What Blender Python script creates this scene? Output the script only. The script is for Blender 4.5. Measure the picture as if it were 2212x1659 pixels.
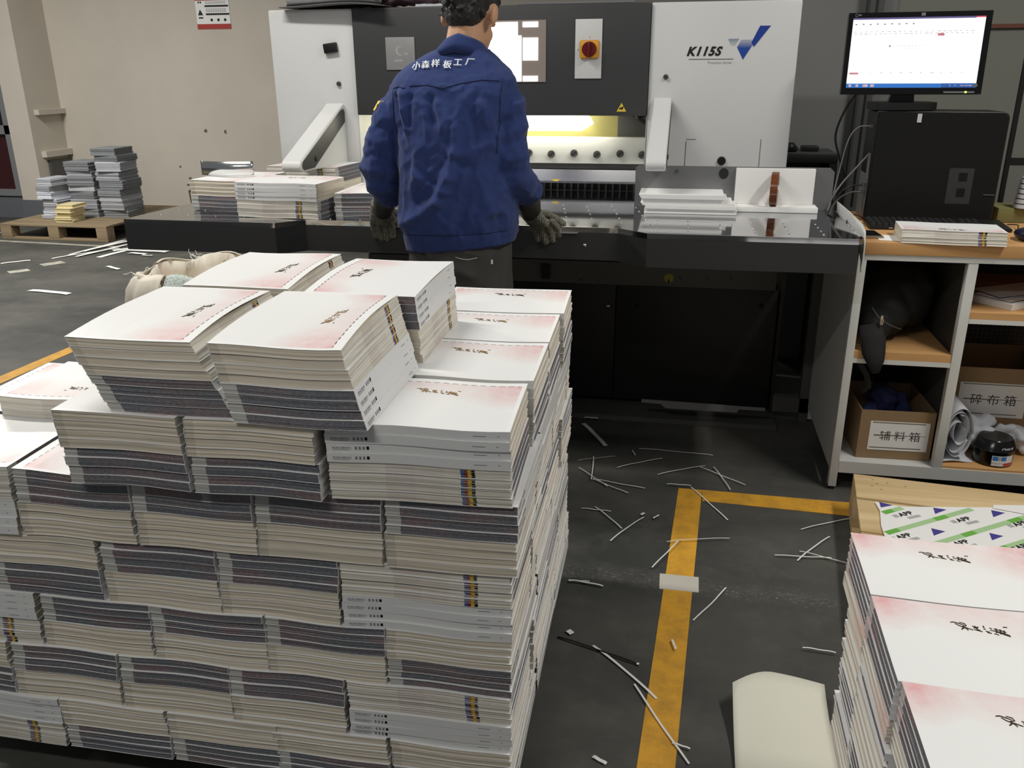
import bpy, bmesh, math, random
from mathutils import Vector, Matrix, noise
from mathutils.bvhtree import BVHTree
R = math.radians
for _o in list(bpy.data.objects): bpy.data.objects.remove(_o)
scene = bpy.context.scene
COL = scene.collection

# ------------------------------------------------------------------ camera
W_PX, H_PX, F_PX = 2212, 1659, 1850.0
PITCH, ROLL, YAW, CAM_H = 20.0, 0.35, 11.1, 1.30
def _cam():
    p, r, y = R(PITCH), R(ROLL), R(YAW)
    f = Vector((-math.sin(y)*math.cos(p), math.cos(y)*math.cos(p), -math.sin(p)))
    rt = Vector((math.cos(y), math.sin(y), 0)); dn = f.cross(rt)
    rt2 = math.cos(r)*rt + math.sin(r)*dn; dn2 = -math.sin(r)*rt + math.cos(r)*dn
    m = Matrix((rt2, -dn2, -f)).transposed().to_4x4()
    m.translation = Vector((0, 0, CAM_H))
    c = bpy.data.cameras.new('camera'); c.sensor_fit = 'HORIZONTAL'; c.sensor_width = 36
    c.lens = 36*F_PX/W_PX; c.clip_start = 0.05; c.clip_end = 60
    o = bpy.data.objects.new('camera', c); COL.objects.link(o); o.matrix_world = m
    scene.camera = o
_cam()

# ------------------------------------------------------------------ world, lights, exposure
wd = bpy.data.worlds.new('world'); scene.world = wd; wd.use_nodes = True
wd.node_tree.nodes['Background'].inputs[0].default_value = (0.93, 0.96, 1.0, 1)
wd.node_tree.nodes['Background'].inputs[1].default_value = 0.14
scene.view_settings.view_transform = 'Standard'; scene.view_settings.look = 'None'
scene.view_settings.exposure = 0.0; scene.view_settings.gamma = 1.0
scene.view_settings.use_curve_mapping = False
def area(name, loc, target, sx, sy, power, color=(1, 0.97, 0.92), spread=180):
    l = bpy.data.lights.new(name, 'AREA'); l.shape = 'RECTANGLE'; l.size = sx; l.size_y = sy
    l.energy = power; l.color = color; l.spread = R(spread)
    o = bpy.data.objects.new(name, l); COL.objects.link(o); o.location = loc
    d = Vector(target) - Vector(loc)
    o.rotation_euler = d.to_track_quat('-Z', 'Y').to_euler()
    return o
TUBE = (1.0, 0.975, 0.92)
area('tube_lamp_a', (-1.70, 2.10, 2.95), (-1.70, 2.10, 0), 1.2, 0.16, 42, TUBE)
area('tube_lamp_b', (1.55, 1.75, 2.95), (1.5, 1.75, 0), 1.2, 0.16, 46, TUBE)
area('tube_lamp_c', (-4.9, 4.6, 2.95), (-4.9, 4.6, 0), 1.2, 0.16, 150, TUBE)
area('front_fill', (-1.0, -0.7, 2.95), (-1.0, -0.7, 0), 1.2, 0.16, 27, TUBE)  # added fill light behind the camera, lifts the front of the tall stack

# ------------------------------------------------------------------ mesh helpers
class MB:
    def __init__(s): s.v = []; s.f = []; s.m = []; s.st = None
    def add(s, vs, fs, mi=0):
        n = len(s.v); s.v += [tuple(v) for v in vs]
        for f in fs: s.f.append([n+i for i in f]); s.m.append(mi)
        return s
    def box(s, x0, x1, y0, y1, z0, z1, mi=0, M=None, bev=0):
        if x1 < x0: x0, x1 = x1, x0
        if y1 < y0: y0, y1 = y1, y0
        if z1 < z0: z0, z1 = z1, z0
        if bev:
            bm = bmesh.new(); bmesh.ops.create_cube(bm, size=1)
            for v in bm.verts: v.co = ((x0+x1)/2+v.co.x*(x1-x0), (y0+y1)/2+v.co.y*(y1-y0), (z0+z1)/2+v.co.z*(z1-z0))
            bmesh.ops.bevel(bm, geom=bm.edges[:], offset=bev, segments=2, affect='EDGES', profile=0.6)
            bm.verts.index_update()
            vs = [v.co.copy() for v in bm.verts]; fs = [[v.index for v in f.verts] for f in bm.faces]; bm.free()
        else:
            vs = [Vector(p) for p in ((x0,y0,z0),(x1,y0,z0),(x1,y1,z0),(x0,y1,z0),(x0,y0,z1),(x1,y0,z1),(x1,y1,z1),(x0,y1,z1))]
            fs = [(0,3,2,1),(4,5,6,7),(0,1,5,4),(1,2,6,5),(2,3,7,6),(3,0,4,7)]
        if M is not None: vs = [M @ v for v in vs]
        return s.add(vs, fs, mi)
    def prism(s, poly, ax, a0, a1, mi=0, M=None):
        # poly: 2D points in the plane of the other two axes (in xyz order), extruded along ax
        def P(p, a):
            if ax == 'x': return Vector((a, p[0], p[1]))
            if ax == 'y': return Vector((p[0], a, p[1]))
            return Vector((p[0], p[1], a))
        n = len(poly); vs = [P(p, a0) for p in poly]+[P(p, a1) for p in poly]
        if M is not None: vs = [M @ v for v in vs]
        ar = sum(poly[i][0]*poly[(i+1) % n][1]-poly[(i+1) % n][0]*poly[i][1] for i in range(n))
        fs = [list(range(n)), list(range(2*n-1, n-1, -1))]+[(i, i+n, (i+1) % n+n, (i+1) % n) for i in range(n)]
        flip = (ar > 0) == (a1 > a0)
        if ax == 'y': flip = not flip
        if flip: fs = [list(reversed(f)) for f in fs]
        return s.add(vs, fs, mi)
    def tube(s, pts, rad, n=10, mi=0, cap=True, flat=1.0, up=None):
        pts = [Vector(p) for p in pts]
        if not isinstance(rad, (list, tuple)): rad = [rad]*len(pts)
        rings = []; prev = None
        for i, p in enumerate(pts):
            t = (pts[min(i+1, len(pts)-1)]-pts[max(i-1, 0)])
            t = t.normalized() if t.length > 1e-9 else Vector((0, 0, 1))
            if prev is None:
                a = Vector(up) if up else (Vector((0, 0, 1)) if abs(t.z) < .9 else Vector((0, 1, 0)))
                u = t.cross(a).normalized()
            else: u = (prev - t*prev.dot(t)).normalized()
            w = t.cross(u); prev = u
            r = rad[i]; ru, rw = (r if isinstance(r, tuple) else (r, r*flat))
            rings.append([p+u*math.cos(2*math.pi*k/n)*ru+w*math.sin(2*math.pi*k/n)*rw for k in range(n)])
        return s.loft(rings, cap, mi)
    def loft(s, rings, cap=True, mi=0, closed=False):
        n = len(rings[0]); vs = [v for r in rings for v in r]; fs = []
        m = len(rings)
        for i in range(m-1 if not closed else m):
            j = (i+1) % m
            for k in range(n):
                fs.append((i*n+k, i*n+(k+1) % n, j*n+(k+1) % n, j*n+k))
        if cap and not closed: fs += [list(reversed(range(n))), [(m-1)*n+k for k in range(n)]]
        return s.add(vs, fs, mi)
    def cyl(s, p0, p1, r0, r1=None, n=20, mi=0): return s.tube([p0, p1], [r0, r0 if r1 is None else r1], n, mi)
    def grid(s, fn, nu, nv, mi=0, flip=False):
        vs = [fn(i/nu, j/nv) for j in range(nv+1) for i in range(nu+1)]
        fs = []
        for j in range(nv):
            for i in range(nu):
                a = j*(nu+1)+i; q = (a, a+1, a+nu+2, a+nu+1)
                fs.append(tuple(reversed(q)) if flip else q)
        return s.add(vs, fs, mi)
    def sheet(s, fn, nu, nv, t=0.0006, mi=0):
        # thin solid sheet with thickness t along -normal (approx -z of fn's frame)
        top = [Vector(fn(i/nu, j/nv)) for j in range(nv+1) for i in range(nu+1)]
        def nrm(i, j):
            a = Vector(fn(min(i+1, nu)/nu, j/nv))-Vector(fn(max(i-1, 0)/nu, j/nv))
            b = Vector(fn(i/nu, min(j+1, nv)/nv))-Vector(fn(i/nu, max(j-1, 0)/nv))
            return a.cross(b).normalized()
        bot = [top[j*(nu+1)+i]-nrm(i, j)*t for j in range(nv+1) for i in range(nu+1)]
        N = len(top); fs = []
        for j in range(nv):
            for i in range(nu):
                a = j*(nu+1)+i; q = (a, a+1, a+nu+2, a+nu+1)
                fs.append(q); fs.append(tuple(N+k for k in reversed(q)))
        for i in range(nu):
            a, b = i, i+1; fs.append((a, N+a, N+b, b))
            a, b = nv*(nu+1)+i+1, nv*(nu+1)+i; fs.append((a, N+a, N+b, b))
        for j in range(nv):
            a, b = (j+1)*(nu+1), j*(nu+1); fs.append((a, N+a, N+b, b))
            a, b = j*(nu+1)+nu, (j+1)*(nu+1)+nu; fs.append((a, N+a, N+b, b))
        return s.add(top+bot, fs, mi)
    def sphere(s, c, r, n=12, mi=0, sc=(1, 1, 1), M=None):
        c = Vector(c); rings = []
        for i in range(1, n):
            th = math.pi*i/n
            ring = [Vector((sc[0]*r*math.sin(th)*math.cos(2*math.pi*k/(2*n)), sc[1]*r*math.sin(th)*math.sin(2*math.pi*k/(2*n)), -sc[2]*r*math.cos(th))) for k in range(2*n)]
            if M is not None: ring = [M @ q for q in ring]
            rings.append([c+q for q in ring])
        return s.loft(rings, True, mi)
    def mesh(s, name, mats, off=None, smooth=False):
        me = bpy.data.meshes.new(name)
        vs = s.v if off is None else [(v[0]-off[0], v[1]-off[1], v[2]-off[2]) for v in s.v]
        me.from_pydata(vs, [], s.f); me.polygons.foreach_set('material_index', s.m)
        if not isinstance(mats, (list, tuple)): mats = [mats]
        for m in mats: me.materials.append(m)
        if smooth: me.polygons.foreach_set('use_smooth', [True]*len(s.f))
        if s.st is not None:
            at = me.attributes.new('st', 'FLOAT_VECTOR', 'POINT')
            at.data.foreach_set('vector', [c for v in s.st for c in v])
        me.update(); return me
    def build(s, name, mats, parent=None, smooth=False, sharp=None, origin=None):
        off = None
        if parent is not None: off = world_loc(parent)
        elif origin is not None: off = origin
        me = s.mesh(name, mats, off, smooth)
        if sharp is not None: me.set_sharp_from_angle(angle=R(sharp))
        o = bpy.data.objects.new(name, me); COL.objects.link(o)
        if parent is not None: o.parent = parent
        elif origin is not None: o.location = origin
        return o
def world_loc(o):
    v = Vector((0, 0, 0))
    while o is not None: v += o.location; o = o.parent
    return v
def tag(o, label=None, cat=None, group=None, kind=None):
    if label: o['label'] = label
    if cat: o['category'] = cat
    if group: o['group'] = group
    if kind: o['kind'] = kind
    return o
def thing(name, loc, label, cat, group=None):
    o = bpy.data.objects.new(name, None); COL.objects.link(o); o.location = loc
    o.empty_display_size = 0.05
    return tag(o, label, cat, group)
def structure(mb, name, mats, **k):
    o = mb.build(name, mats, **k); o['kind'] = 'structure'; return o

# ------------------------------------------------------------------ materials
def srgb(r, g, b):
    f = lambda c: ((c/255+0.055)/1.055)**2.4 if c/255 > 0.04045 else c/255/12.92
    return (f(r), f(g), f(b), 1.0)
class NT:
    def __init__(s, name, rough=0.6, metal=0.0, spec=0.5):
        s.m = bpy.data.materials.new(name); s.m.use_nodes = True
        s.t = s.m.node_tree; s.b = s.t.nodes['Principled BSDF']
        s.b.inputs['Roughness'].default_value = rough; s.b.inputs['Metallic'].default_value = metal
        s.b.inputs['Specular IOR Level'].default_value = spec
    def link(s, a, b): s.t.links.new(a, b)
    def inp(s, node, i, v):
        if v is None: return
        if hasattr(v, 'is_output') or isinstance(v, bpy.types.NodeSocket): s.link(v, node.inputs[i])
        else: node.inputs[i].default_value = v
    def M(s, op, a, b=None, c=None, clamp=False):
        n = s.t.nodes.new('ShaderNodeMath'); n.operation = op; n.use_clamp = clamp
        s.inp(n, 0, a); s.inp(n, 1, b); s.inp(n, 2, c); return n.outputs[0]
    def gt(s, a, b): return s.M('GREATER_THAN', a, b)
    def band(s, a, lo, hi): return s.M('MULTIPLY', s.gt(a, lo), s.M('LESS_THAN', a, hi))
    def ramp01(s, a, lo, hi):
        n = s.t.nodes.new('ShaderNodeMapRange'); s.inp(n, 0, a); s.inp(n, 1, lo); s.inp(n, 2, hi); n.clamp = True
        return n.outputs[0]
    def mix(s, f, a, b, mode='MIX'):
        n = s.t.nodes.new('ShaderNodeMix'); n.data_type = 'RGBA'; n.blend_type = mode
        s.inp(n, 0, f); s.inp(n, 6, a); s.inp(n, 7, b); return n.outputs[2]
    def noise(s, vec=None, scale=5.0, detail=3.0, rough=0.5, dist=0.0, col=False):
        n = s.t.nodes.new('ShaderNodeTexNoise'); s.inp(n, 'Vector', vec)
        n.inputs['Scale'].default_value = scale; n.inputs['Detail'].default_value = detail
        n.inputs['Roughness'].default_value = rough; n.inputs['Distortion'].default_value = dist
        return n.outputs['Color' if col else 'Fac']
    def voro(s, vec=None, scale=5.0, feature='F1'):
        n = s.t.nodes.new('ShaderNodeTexVoronoi'); n.feature = feature; s.inp(n, 'Vector', vec)
        n.inputs['Scale'].default_value = scale; return n.outputs['Distance']
    def attr(s, name='st'):
        n = s.t.nodes.new('ShaderNodeAttribute'); n.attribute_name = name; return n.outputs['Vector']
    def obj(s):
        n = s.t.nodes.new('ShaderNodeTexCoord'); return n.outputs['Object']
    def pos(s):
        n = s.t.nodes.new('ShaderNodeNewGeometry'); return n.outputs['Position']
    def sep(s, v):
        n = s.t.nodes.new('ShaderNodeSeparateXYZ'); s.link(v, n.inputs[0]); return n.outputs
    def comb(s, x, y, z):
        n = s.t.nodes.new('ShaderNodeCombineXYZ'); s.inp(n, 0, x); s.inp(n, 1, y); s.inp(n, 2, z); return n.outputs[0]
    def scale(s, v, k):
        n = s.t.nodes.new('ShaderNodeVectorMath'); n.operation = 'MULTIPLY'; s.link(v, n.inputs[0]); n.inputs[1].default_value = k
        return n.outputs[0]
    def color(s, v): s.inp(s.b, 'Base Color', v); return s
    def bump(s, h, strength=0.3, dist=0.01):
        n = s.t.nodes.new('ShaderNodeBump'); n.inputs['Strength'].default_value = strength; n.inputs['Distance'].default_value = dist
        s.link(h, n.inputs['Height']); s.link(n.outputs[0], s.b.inputs['Normal']); return s
    def done(s): return s.m
def plain(name, col, rough=0.6, metal=0.0, spec=0.5, var=0.06, vs=6.0, bump=0.0, bs=200.0):
    n = NT(name, rough, metal, spec)
    f = n.noise(n.obj(), vs, 4)
    k = n.M('MULTIPLY_ADD', f, 2*var, 1-var)
    n.color(n.mix(1.0, tuple(col), n.comb(k, k, k), 'MULTIPLY'))
    if bump: n.bump(n.noise(n.obj(), bs, 2), bump, 0.002)
    return n.done()
def emit(name, col, strength):
    n = NT(name, 0.4); n.color((0, 0, 0, 1)); n.b.inputs['Emission Color'].default_value = col
    n.b.inputs['Emission Strength'].default_value = strength; return n.done()
_DG = lambda: bpy.context.evaluated_depsgraph_get()
def text_mesh(s, size=0.02, shear=0.0, ext=0.0, space=1.0, offset=0.0):
    """text as (verts2d, faces) centred on its box"""
    c = bpy.data.curves.new('t', 'FONT'); c.body = s; c.size = size; c.shear = shear; c.align_x = 'CENTER'; c.align_y = 'CENTER'
    c.space_character = space; c.offset = offset; c.resolution_u = 3; c.fill_mode = 'FRONT'
    o = bpy.data.objects.new('t', c); COL.objects.link(o); _DG().update()
    ev = o.evaluated_get(_DG()); me = ev.to_mesh()
    vs = [v.co.copy() for v in me.vertices]; fs = [list(p.vertices) for p in me.polygons]
    ev.to_mesh_clear(); bpy.data.objects.remove(o); bpy.data.curves.remove(c)
    return vs, fs
def add_text(mb, s, M, size, mi=0, **k):
    vs, fs = text_mesh(s, size, **k); mb.add([M @ v for v in vs], fs, mi)
def remeshed(mb, voxel, smooth_it=2, factor=0.5):
    """union of closed shapes in mb as one continuous surface: (verts, faces)"""
    me = mb.mesh('tmp', [None] if False else []); o = bpy.data.objects.new('tmp', me); COL.objects.link(o)
    r = o.modifiers.new('r', 'REMESH'); r.mode = 'VOXEL'; r.voxel_size = voxel; r.use_smooth_shade = True
    if smooth_it:
        q = o.modifiers.new('s', 'SMOOTH'); q.factor = factor; q.iterations = smooth_it
    _DG().update(); ev = o.evaluated_get(_DG()); m2 = ev.to_mesh()
    vs = [v.co.copy() for v in m2.vertices]; fs = [list(p.vertices) for p in m2.polygons]; ns = [v.normal.copy() for v in m2.vertices]
    ev.to_mesh_clear(); bpy.data.objects.remove(o); bpy.data.meshes.remove(me)
    return vs, fs, ns
def from_vf(vs, fs):
    m = MB(); m.add(vs, fs); return m
# ------------------------------------------------------------------ shared materials
M_white = plain('white_enamel', srgb(214, 214, 212), 0.38, var=0.02)
M_white2 = plain('white_frame_paint', srgb(206, 206, 202), 0.45, var=0.05, vs=14)
M_black = plain('black_satin', srgb(17, 17, 18), 0.45, var=0.1)
M_blackgloss = plain('black_gloss', srgb(14, 14, 15), 0.18, var=0.05)
M_char = plain('charcoal_enamel', srgb(62, 62, 63), 0.42, var=0.05, vs=3)
M_apron = plain('apron_black_enamel', srgb(48, 48, 49), 0.5, var=0.08, vs=3)
M_grey = plain('grey_sheet_steel', srgb(122, 122, 122), 0.4, var=0.06)
M_dgrey = plain('dark_grey_enamel', srgb(78, 78, 76), 0.5, var=0.08)
M_chrome = plain('chrome', (0.75, 0.75, 0.76, 1), 0.18, 1.0, var=0.03)
M_steel = plain('brushed_steel', (0.62, 0.62, 0.63, 1), 0.3, 1.0, var=0.05)
M_mark = plain('black_print', srgb(20, 20, 22), 0.7)
M_paper = plain('white_paper', srgb(236, 235, 232), 0.7, var=0.015)
M_paper_grey = plain('worn_paper', srgb(196, 198, 203), 0.8, var=0.08, vs=18)
M_card = plain('cardboard', srgb(146, 120, 88), 0.85, var=0.06, vs=9)
M_pine = None
def wood(name, c1, c2, axis=0, sc=9.0):
    n = NT(name, 0.65)
    k = [22.0, 22.0, 22.0]; k[axis] = 1.2
    v = n.scale(n.obj(), tuple(k))
    f = n.noise(v, sc/9.0, 5, 0.6, 0.6)
    n.color(n.mix(n.ramp01(f, 0.35, 0.7), tuple(c1), tuple(c2)))
    return n.done()
M_pine = wood('pallet_pine', srgb(222, 197, 152), srgb(186, 156, 110), 0, 6)
M_beech = wood('beech_laminate', srgb(204, 158, 104), srgb(188, 140, 86), 0, 6)
M_oldwood = wood('old_pallet_wood', srgb(150, 132, 104), srgb(112, 96, 74), 0, 6)
def floor_mat():
    n = NT('painted_concrete_floor', 0.62, spec=0.35)
    p = n.pos()
    big = n.noise(n.scale(p, (0.9, 1.6, 1)), 1.6, 5, 0.6, 0.4)
    med = n.noise(p, 9, 6, 0.65)
    fine = n.noise(p, 260, 2, 0.7)
    c = n.mix(n.ramp01(big, 0.3, 0.75), srgb(58, 59, 57), srgb(92, 91, 85))
    c = n.mix(n.M('MULTIPLY', n.ramp01(med, 0.5, 0.8), 0.35), c, srgb(112, 110, 104))
    c = n.mix(n.M('MULTIPLY', n.ramp01(fine, 0.62, 0.8), 0.35), c, srgb(140, 138, 130))
    # pale scuffed line where floor slabs meet
    q = n.sep(p)
    wob = n.noise(n.scale(p, (3, 3, 3)), 1.6, 4, 0.7)
    line = n.M('ABSOLUTE', n.M('SUBTRACT', n.M('ADD', q[1], n.M('MULTIPLY', wob, 0.10)), n.M('MULTIPLY_ADD', q[0], -0.05, 2.085)))
    thr = n.noise(n.scale(p, (26, 60, 1)), 3, 5, 0.75, 1.2)
    m = n.M('MULTIPLY', n.ramp01(line, 0.05, 0.0), n.ramp01(thr, 0.56, 0.66))
    c = n.mix(n.M('MULTIPLY', m, 0.6), c, srgb(186, 184, 178))
    n.color(c); n.bump(fine, 0.12, 0.002)
    return n.done()
M_floor = floor_mat()
def paint_line_mat(name, c, worn):
    n = NT(name, 0.6); p = n.pos()
    f = n.noise(p, 14, 6, 0.7)
    n.color(n.mix(n.ramp01(f, 0.42, 0.75), tuple(c), tuple(worn))); return n.done()
M_yellow = paint_line_mat('yellow_floor_paint', srgb(222, 164, 52), srgb(176, 132, 52))
M_whiteline = paint_line_mat('white_floor_paint', srgb(176, 172, 160), srgb(120, 116, 106))
M_wall = None
def wall_mat():
    n = NT('plaster_wall', 0.85, spec=0.2); p = n.pos()
    a = n.noise(p, 0.8, 4, 0.6); b = n.noise(p, 24, 4, 0.6)
    c = n.mix(n.ramp01(a, 0.3, 0.75), srgb(206, 197, 184), srgb(188, 182, 170))
    c = n.mix(n.M('MULTIPLY', n.ramp01(b, 0.66, 0.8), 0.25), c, srgb(150, 140, 128))
    n.color(c); n.bump(b, 0.15, 0.004); return n.done()
M_wall = wall_mat()
M_dado = plain('grey_painted_dado', srgb(98, 101, 106), 0.6, var=0.08)
M_greywall = plain('grey_painted_wall', srgb(134, 134, 132), 0.8, var=0.05, vs=1.5)
M_olive = plain('grey_green_partition', srgb(128, 128, 118), 0.8, var=0.05, vs=1.5)

# ------------------------------------------------------------------ floor, walls
structure(MB().box(-10, 4.2, -2.6, 9.2, -0.12, 0), 'floor', M_floor)
WY = 7.65
w = structure(MB().box(-5.9, 0.33, WY, WY+0.2, 0.09, 3.2), 'wall_back', M_wall)
structure(MB().box(-5.9, 0.33, WY-0.012, WY+0.2, 0, 0.09), 'baseboard_back', M_dado)
# pillar at the left with its side face and ledges
structure(MB().box(-6.13, -5.9, 7.2, WY+0.2, 0.19, 3.2), 'wall_pillar', M_wall)
structure(MB().box(-6.14, -5.89, 7.19, WY+0.2, 0, 0.19), 'baseboard_pillar', M_dado)
structure(MB().box(-5.9, -5.85, 7.28, WY-0.001, 0.575, 0.63).box(-5.9, -5.85, 7.28, WY-0.001, 0.955, 1.0), 'trim_1', M_wall)
structure(MB().box(-5.9, -5.872, 7.34, WY-0.001, 0.22, 0.545), 'trim_2', M_dgrey)
structure(MB().box(-9.9, -6.13, 7.32, 7.5, 0, 0.21, 1).box(-9.9, -7.6, 7.32, 7.5, 0.21, 3.2).box(-7.6, -6.13, 7.32, 7.5, 1.55, 3.2), 'wall_left', [M_wall, M_dado])
# dark red door leaf in a grey frame and dark pane above
d = MB()
for b in ((-7.6, -6.13, 0.21, 0.27), (-7.6, -6.13, 0.78, 0.86), (-7.6, -6.13, 1.50, 1.55), (-6.27, -6.13, 0.27, 1.5), (-7.6, -7.5, 0.27, 1.5)):
    d.box(b[0], b[1], 7.30, 7.40, b[2], b[3])
dr = structure(d, 'door_1', plain('grey_metal_frame', srgb(120, 122, 124), 0.5))
MB().box(-7.5, -6.27, 7.34, 7.37, 0.27, 0.78).build('door_panel', plain('dark_red_panel', srgb(60, 26, 28), 0.35), dr)
MB().box(-7.5, -6.27, 7.35, 7.37, 0.86, 1.5).build('dark_pane', plain('dark_pane_glass', srgb(26, 24, 22), 0.12), dr)
# right-hand rear wall, upright and stripe
structure(MB().box(0.2, 0.84, 4.25, 4.4, 0, 3.2), 'wall_rear_right', M_greywall)
structure(MB().box(0.84, 4.1, 4.20, 4.4, 0, 3.2), 'wall_partition', M_olive)
structure(MB().box(0.84, 4.1, 4.185, 4.2, 1.462, 1.478), 'trim_3', plain('brown_stripe_paint', srgb(112, 62, 44), 0.6))
t = MB(); t.box(0.735, 0.79, 4.15, 4.25, 0, 2.9, 1).box(0.79, 0.85, 4.19, 4.25, 0, 2.9, 0).box(0.757, 0.765, 4.146, 4.15, 0.72, 2.9, 2)
structure(t, 'column_rear', [M_grey, M_dgrey, M_black])

# marks on the floor
def poly_floor(name, pts, mat, z=0.0015):
    return structure(MB().prism(pts, 'z', 0.0002, z), name, mat)
poly_floor('trim_4', [(0.049, 2.608), (-0.0225, 1.30), (-0.04, 0.9), (0.035, 0.9), (0.052, 1.30), (0.121, 2.531), (0.125, 2.608)], M_yellow)
poly_floor('trim_5', [(0.1252, 2.608), (0.1252, 2.531), (0.79, 2.502), (0.79, 2.60)], M_yellow)
poly_floor('trim_6', [(-3.003, 3.72), (-3.06, 2.2), (-2.975, 2.2), (-2.93, 3.72)], M_yellow)
poly_floor('trim_7', [(-3.003, 3.7202), (-2.93, 3.7202), (-2.84, 5.2), (-2.93, 5.2)], M_yellow)
poly_floor('trim_8', [(-7.2, 6.285), (-4.4, 6.085), (-4.4, 6.13), (-7.2, 6.33)], M_whiteline)
poly_floor('trim_9', [(-6.3, 6.09+0.24), (-6.2, 6.33), (-5.72, 6.60), (-5.80, 6.61)], M_whiteline)

# plaster damage on the back wall (real chips standing proud of the plaster)
M_chip = plain('exposed_brick_dark', srgb(112, 92, 78), 0.9)
def chip(pts, name='wall_crack'):
    m = MB(); m.prism(pts, 'y', WY-0.003, WY+0.001)
    o = m.build(name, M_chip, origin=Vector((pts[0][0], WY, pts[0][1]))); o['kind'] = 'structure'; return o
random.seed(5)
def blob(x, z, r, e=1.0):
    return [(x+r*random.uniform(.6, 1.1)*math.cos(a), z+e*r*random.uniform(.6, 1.1)*math.sin(a)) for a in [2*math.pi*k/8 for k in range(8)]]
for (x, z, r, e) in ((-4.41, .80, .018, 1), (-4.21, .795, .015, 1.5), (-4.63, .36, .018, .8), (-4.53, .31, .02, .7), (-4.72, .47, .012, 1), (-4.66, .30, .02, .6), (-4.30, .32, .03, .5), (-4.22, .28, .035, .8), (-4.10, .33, .015, 1), (-4.55, .24, .02, .5)):
    chip(blob(x, z, r, e))
# cracked line
m = MB()
for a, b in (((-4.66, .245), (-4.55, .262)), ((-4.55, .262), (-4.50, .325)), ((-4.66, .245), (-4.655, .13)), ((-4.50, .325), (-4.42, .335))):
    dx, dz = b[0]-a[0], b[1]-a[1]; l = math.hypot(dx, dz); nx, nz = -dz/l*.010, dx/l*.010
    m.prism([(a[0]-nx, a[1]-nz), (b[0]-nx*.6, b[1]-nz*.6), (b[0]+nx*.6, b[1]+nz*.6), (a[0]+nx, a[1]+nz)], 'y', WY-0.003, WY+0.001)
o = m.build('wall_crack', M_chip, origin=Vector((-4.6, WY, .25))); o['kind'] = 'structure'
# ------------------------------------------------------------------ books
BL, BW = 0.287, 0.213
def mat_page_light():
    n = NT('page_ends_light', 0.85, spec=0.1); s = n.attr(); x, y, z = n.sep(s)
    f = n.noise(n.scale(s, (5, 5, 900)), 1, 3, 0.6); g = n.noise(n.scale(s, (9, 9, 160)), 1, 2, 0.5)
    c = n.mix(n.ramp01(f, 0.35, 0.62), srgb(208, 197, 178), srgb(230, 220, 202))
    c = n.mix(n.M('MULTIPLY', n.ramp01(g, 0.60, 0.7), 0.30), c, srgb(158, 150, 134))
    # cut pages with a tinted picture edge
    c = n.mix(n.M('MULTIPLY', n.band(y, -0.5, -BW/2+0.016), 0.22), c, srgb(120, 112, 100))
    n.color(c); return n.done()
def mat_page_dark():
    n = NT('page_ends_printed', 0.85, spec=0.1); s = n.attr(); x, y, z = n.sep(s)
    f = n.noise(n.scale(s, (160, 160, 1100)), 1, 3, 0.75)
    hue = n.noise(n.scale(s, (7, 7, 25)), 1, 2, 0.5)
    a = n.mix(n.ramp01(hue, 0.45, 0.62), srgb(96, 98, 104), srgb(112, 98, 100))
    b = n.mix(n.ramp01(hue, 0.45, 0.62), srgb(132, 134, 138), srgb(150, 136, 138))
    c = n.mix(n.ramp01(f, 0.40, 0.66), a, b)
    wob = n.M('MULTIPLY', n.noise(n.scale(s, (1, 1, 700)), 1, 2), 0.006)
    m = n.gt(n.M('ADD', y, wob), BW/2-0.022)
    f2 = n.noise(n.scale(s, (5, 5, 900)), 1, 3, 0.6)
    c = n.mix(m, c, n.mix(f2, srgb(160, 160, 156), srgb(206, 205, 198)))
    n.color(c); return n.done()
def mat_fore():
    n = NT('page_fore_edges', 0.85, spec=0.1); s = n.attr(); x, y, z = n.sep(s)
    f = n.noise(n.scale(s, (4, 5, 800)), 1, 3, 0.6); g = n.noise(n.scale(s, (7, 7, 150)), 1, 2, 0.5)
    c = n.mix(n.ramp01(f, 0.35, 0.62), srgb(196, 189, 174), srgb(234, 229, 217))
    c = n.mix(n.M('MULTIPLY', n.ramp01(g, 0.60, 0.68), 0.5), c, srgb(246, 243, 236))
    c = n.mix(n.M('MULTIPLY', n.band(x, 0.006, 0.052), 0.22), c, srgb(176, 150, 148))
    c = n.mix(n.M('MULTIPLY', n.band(x, -0.04, 0.006), 0.10), c, srgb(176, 150, 148))
    st = n.ramp01(n.noise(n.scale(s, (1, 1, 820)), 1, 1, 0.5), 0.40, 0.48)
    wob = n.M('MULTIPLY_ADD', n.noise(n.scale(s, (1, 1, 260)), 1, 1), 0.007, -0.0035)
    xx = n.M('ADD', x, wob)
    for lo, hi, col in ((-0.0885, -0.083, srgb(30, 30, 32)), (-0.083, -0.077, srgb(200, 166, 62)), (-0.077, -0.0715, srgb(120, 44, 48)), (-0.0715, -0.066, srgb(60, 88, 138))):
        k = .95 if lo == -0.083 else st
        c = n.mix(n.M('MULTIPLY', n.band(xx, lo, hi), k), c, col)
    n.color(c); return n.done()
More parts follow.
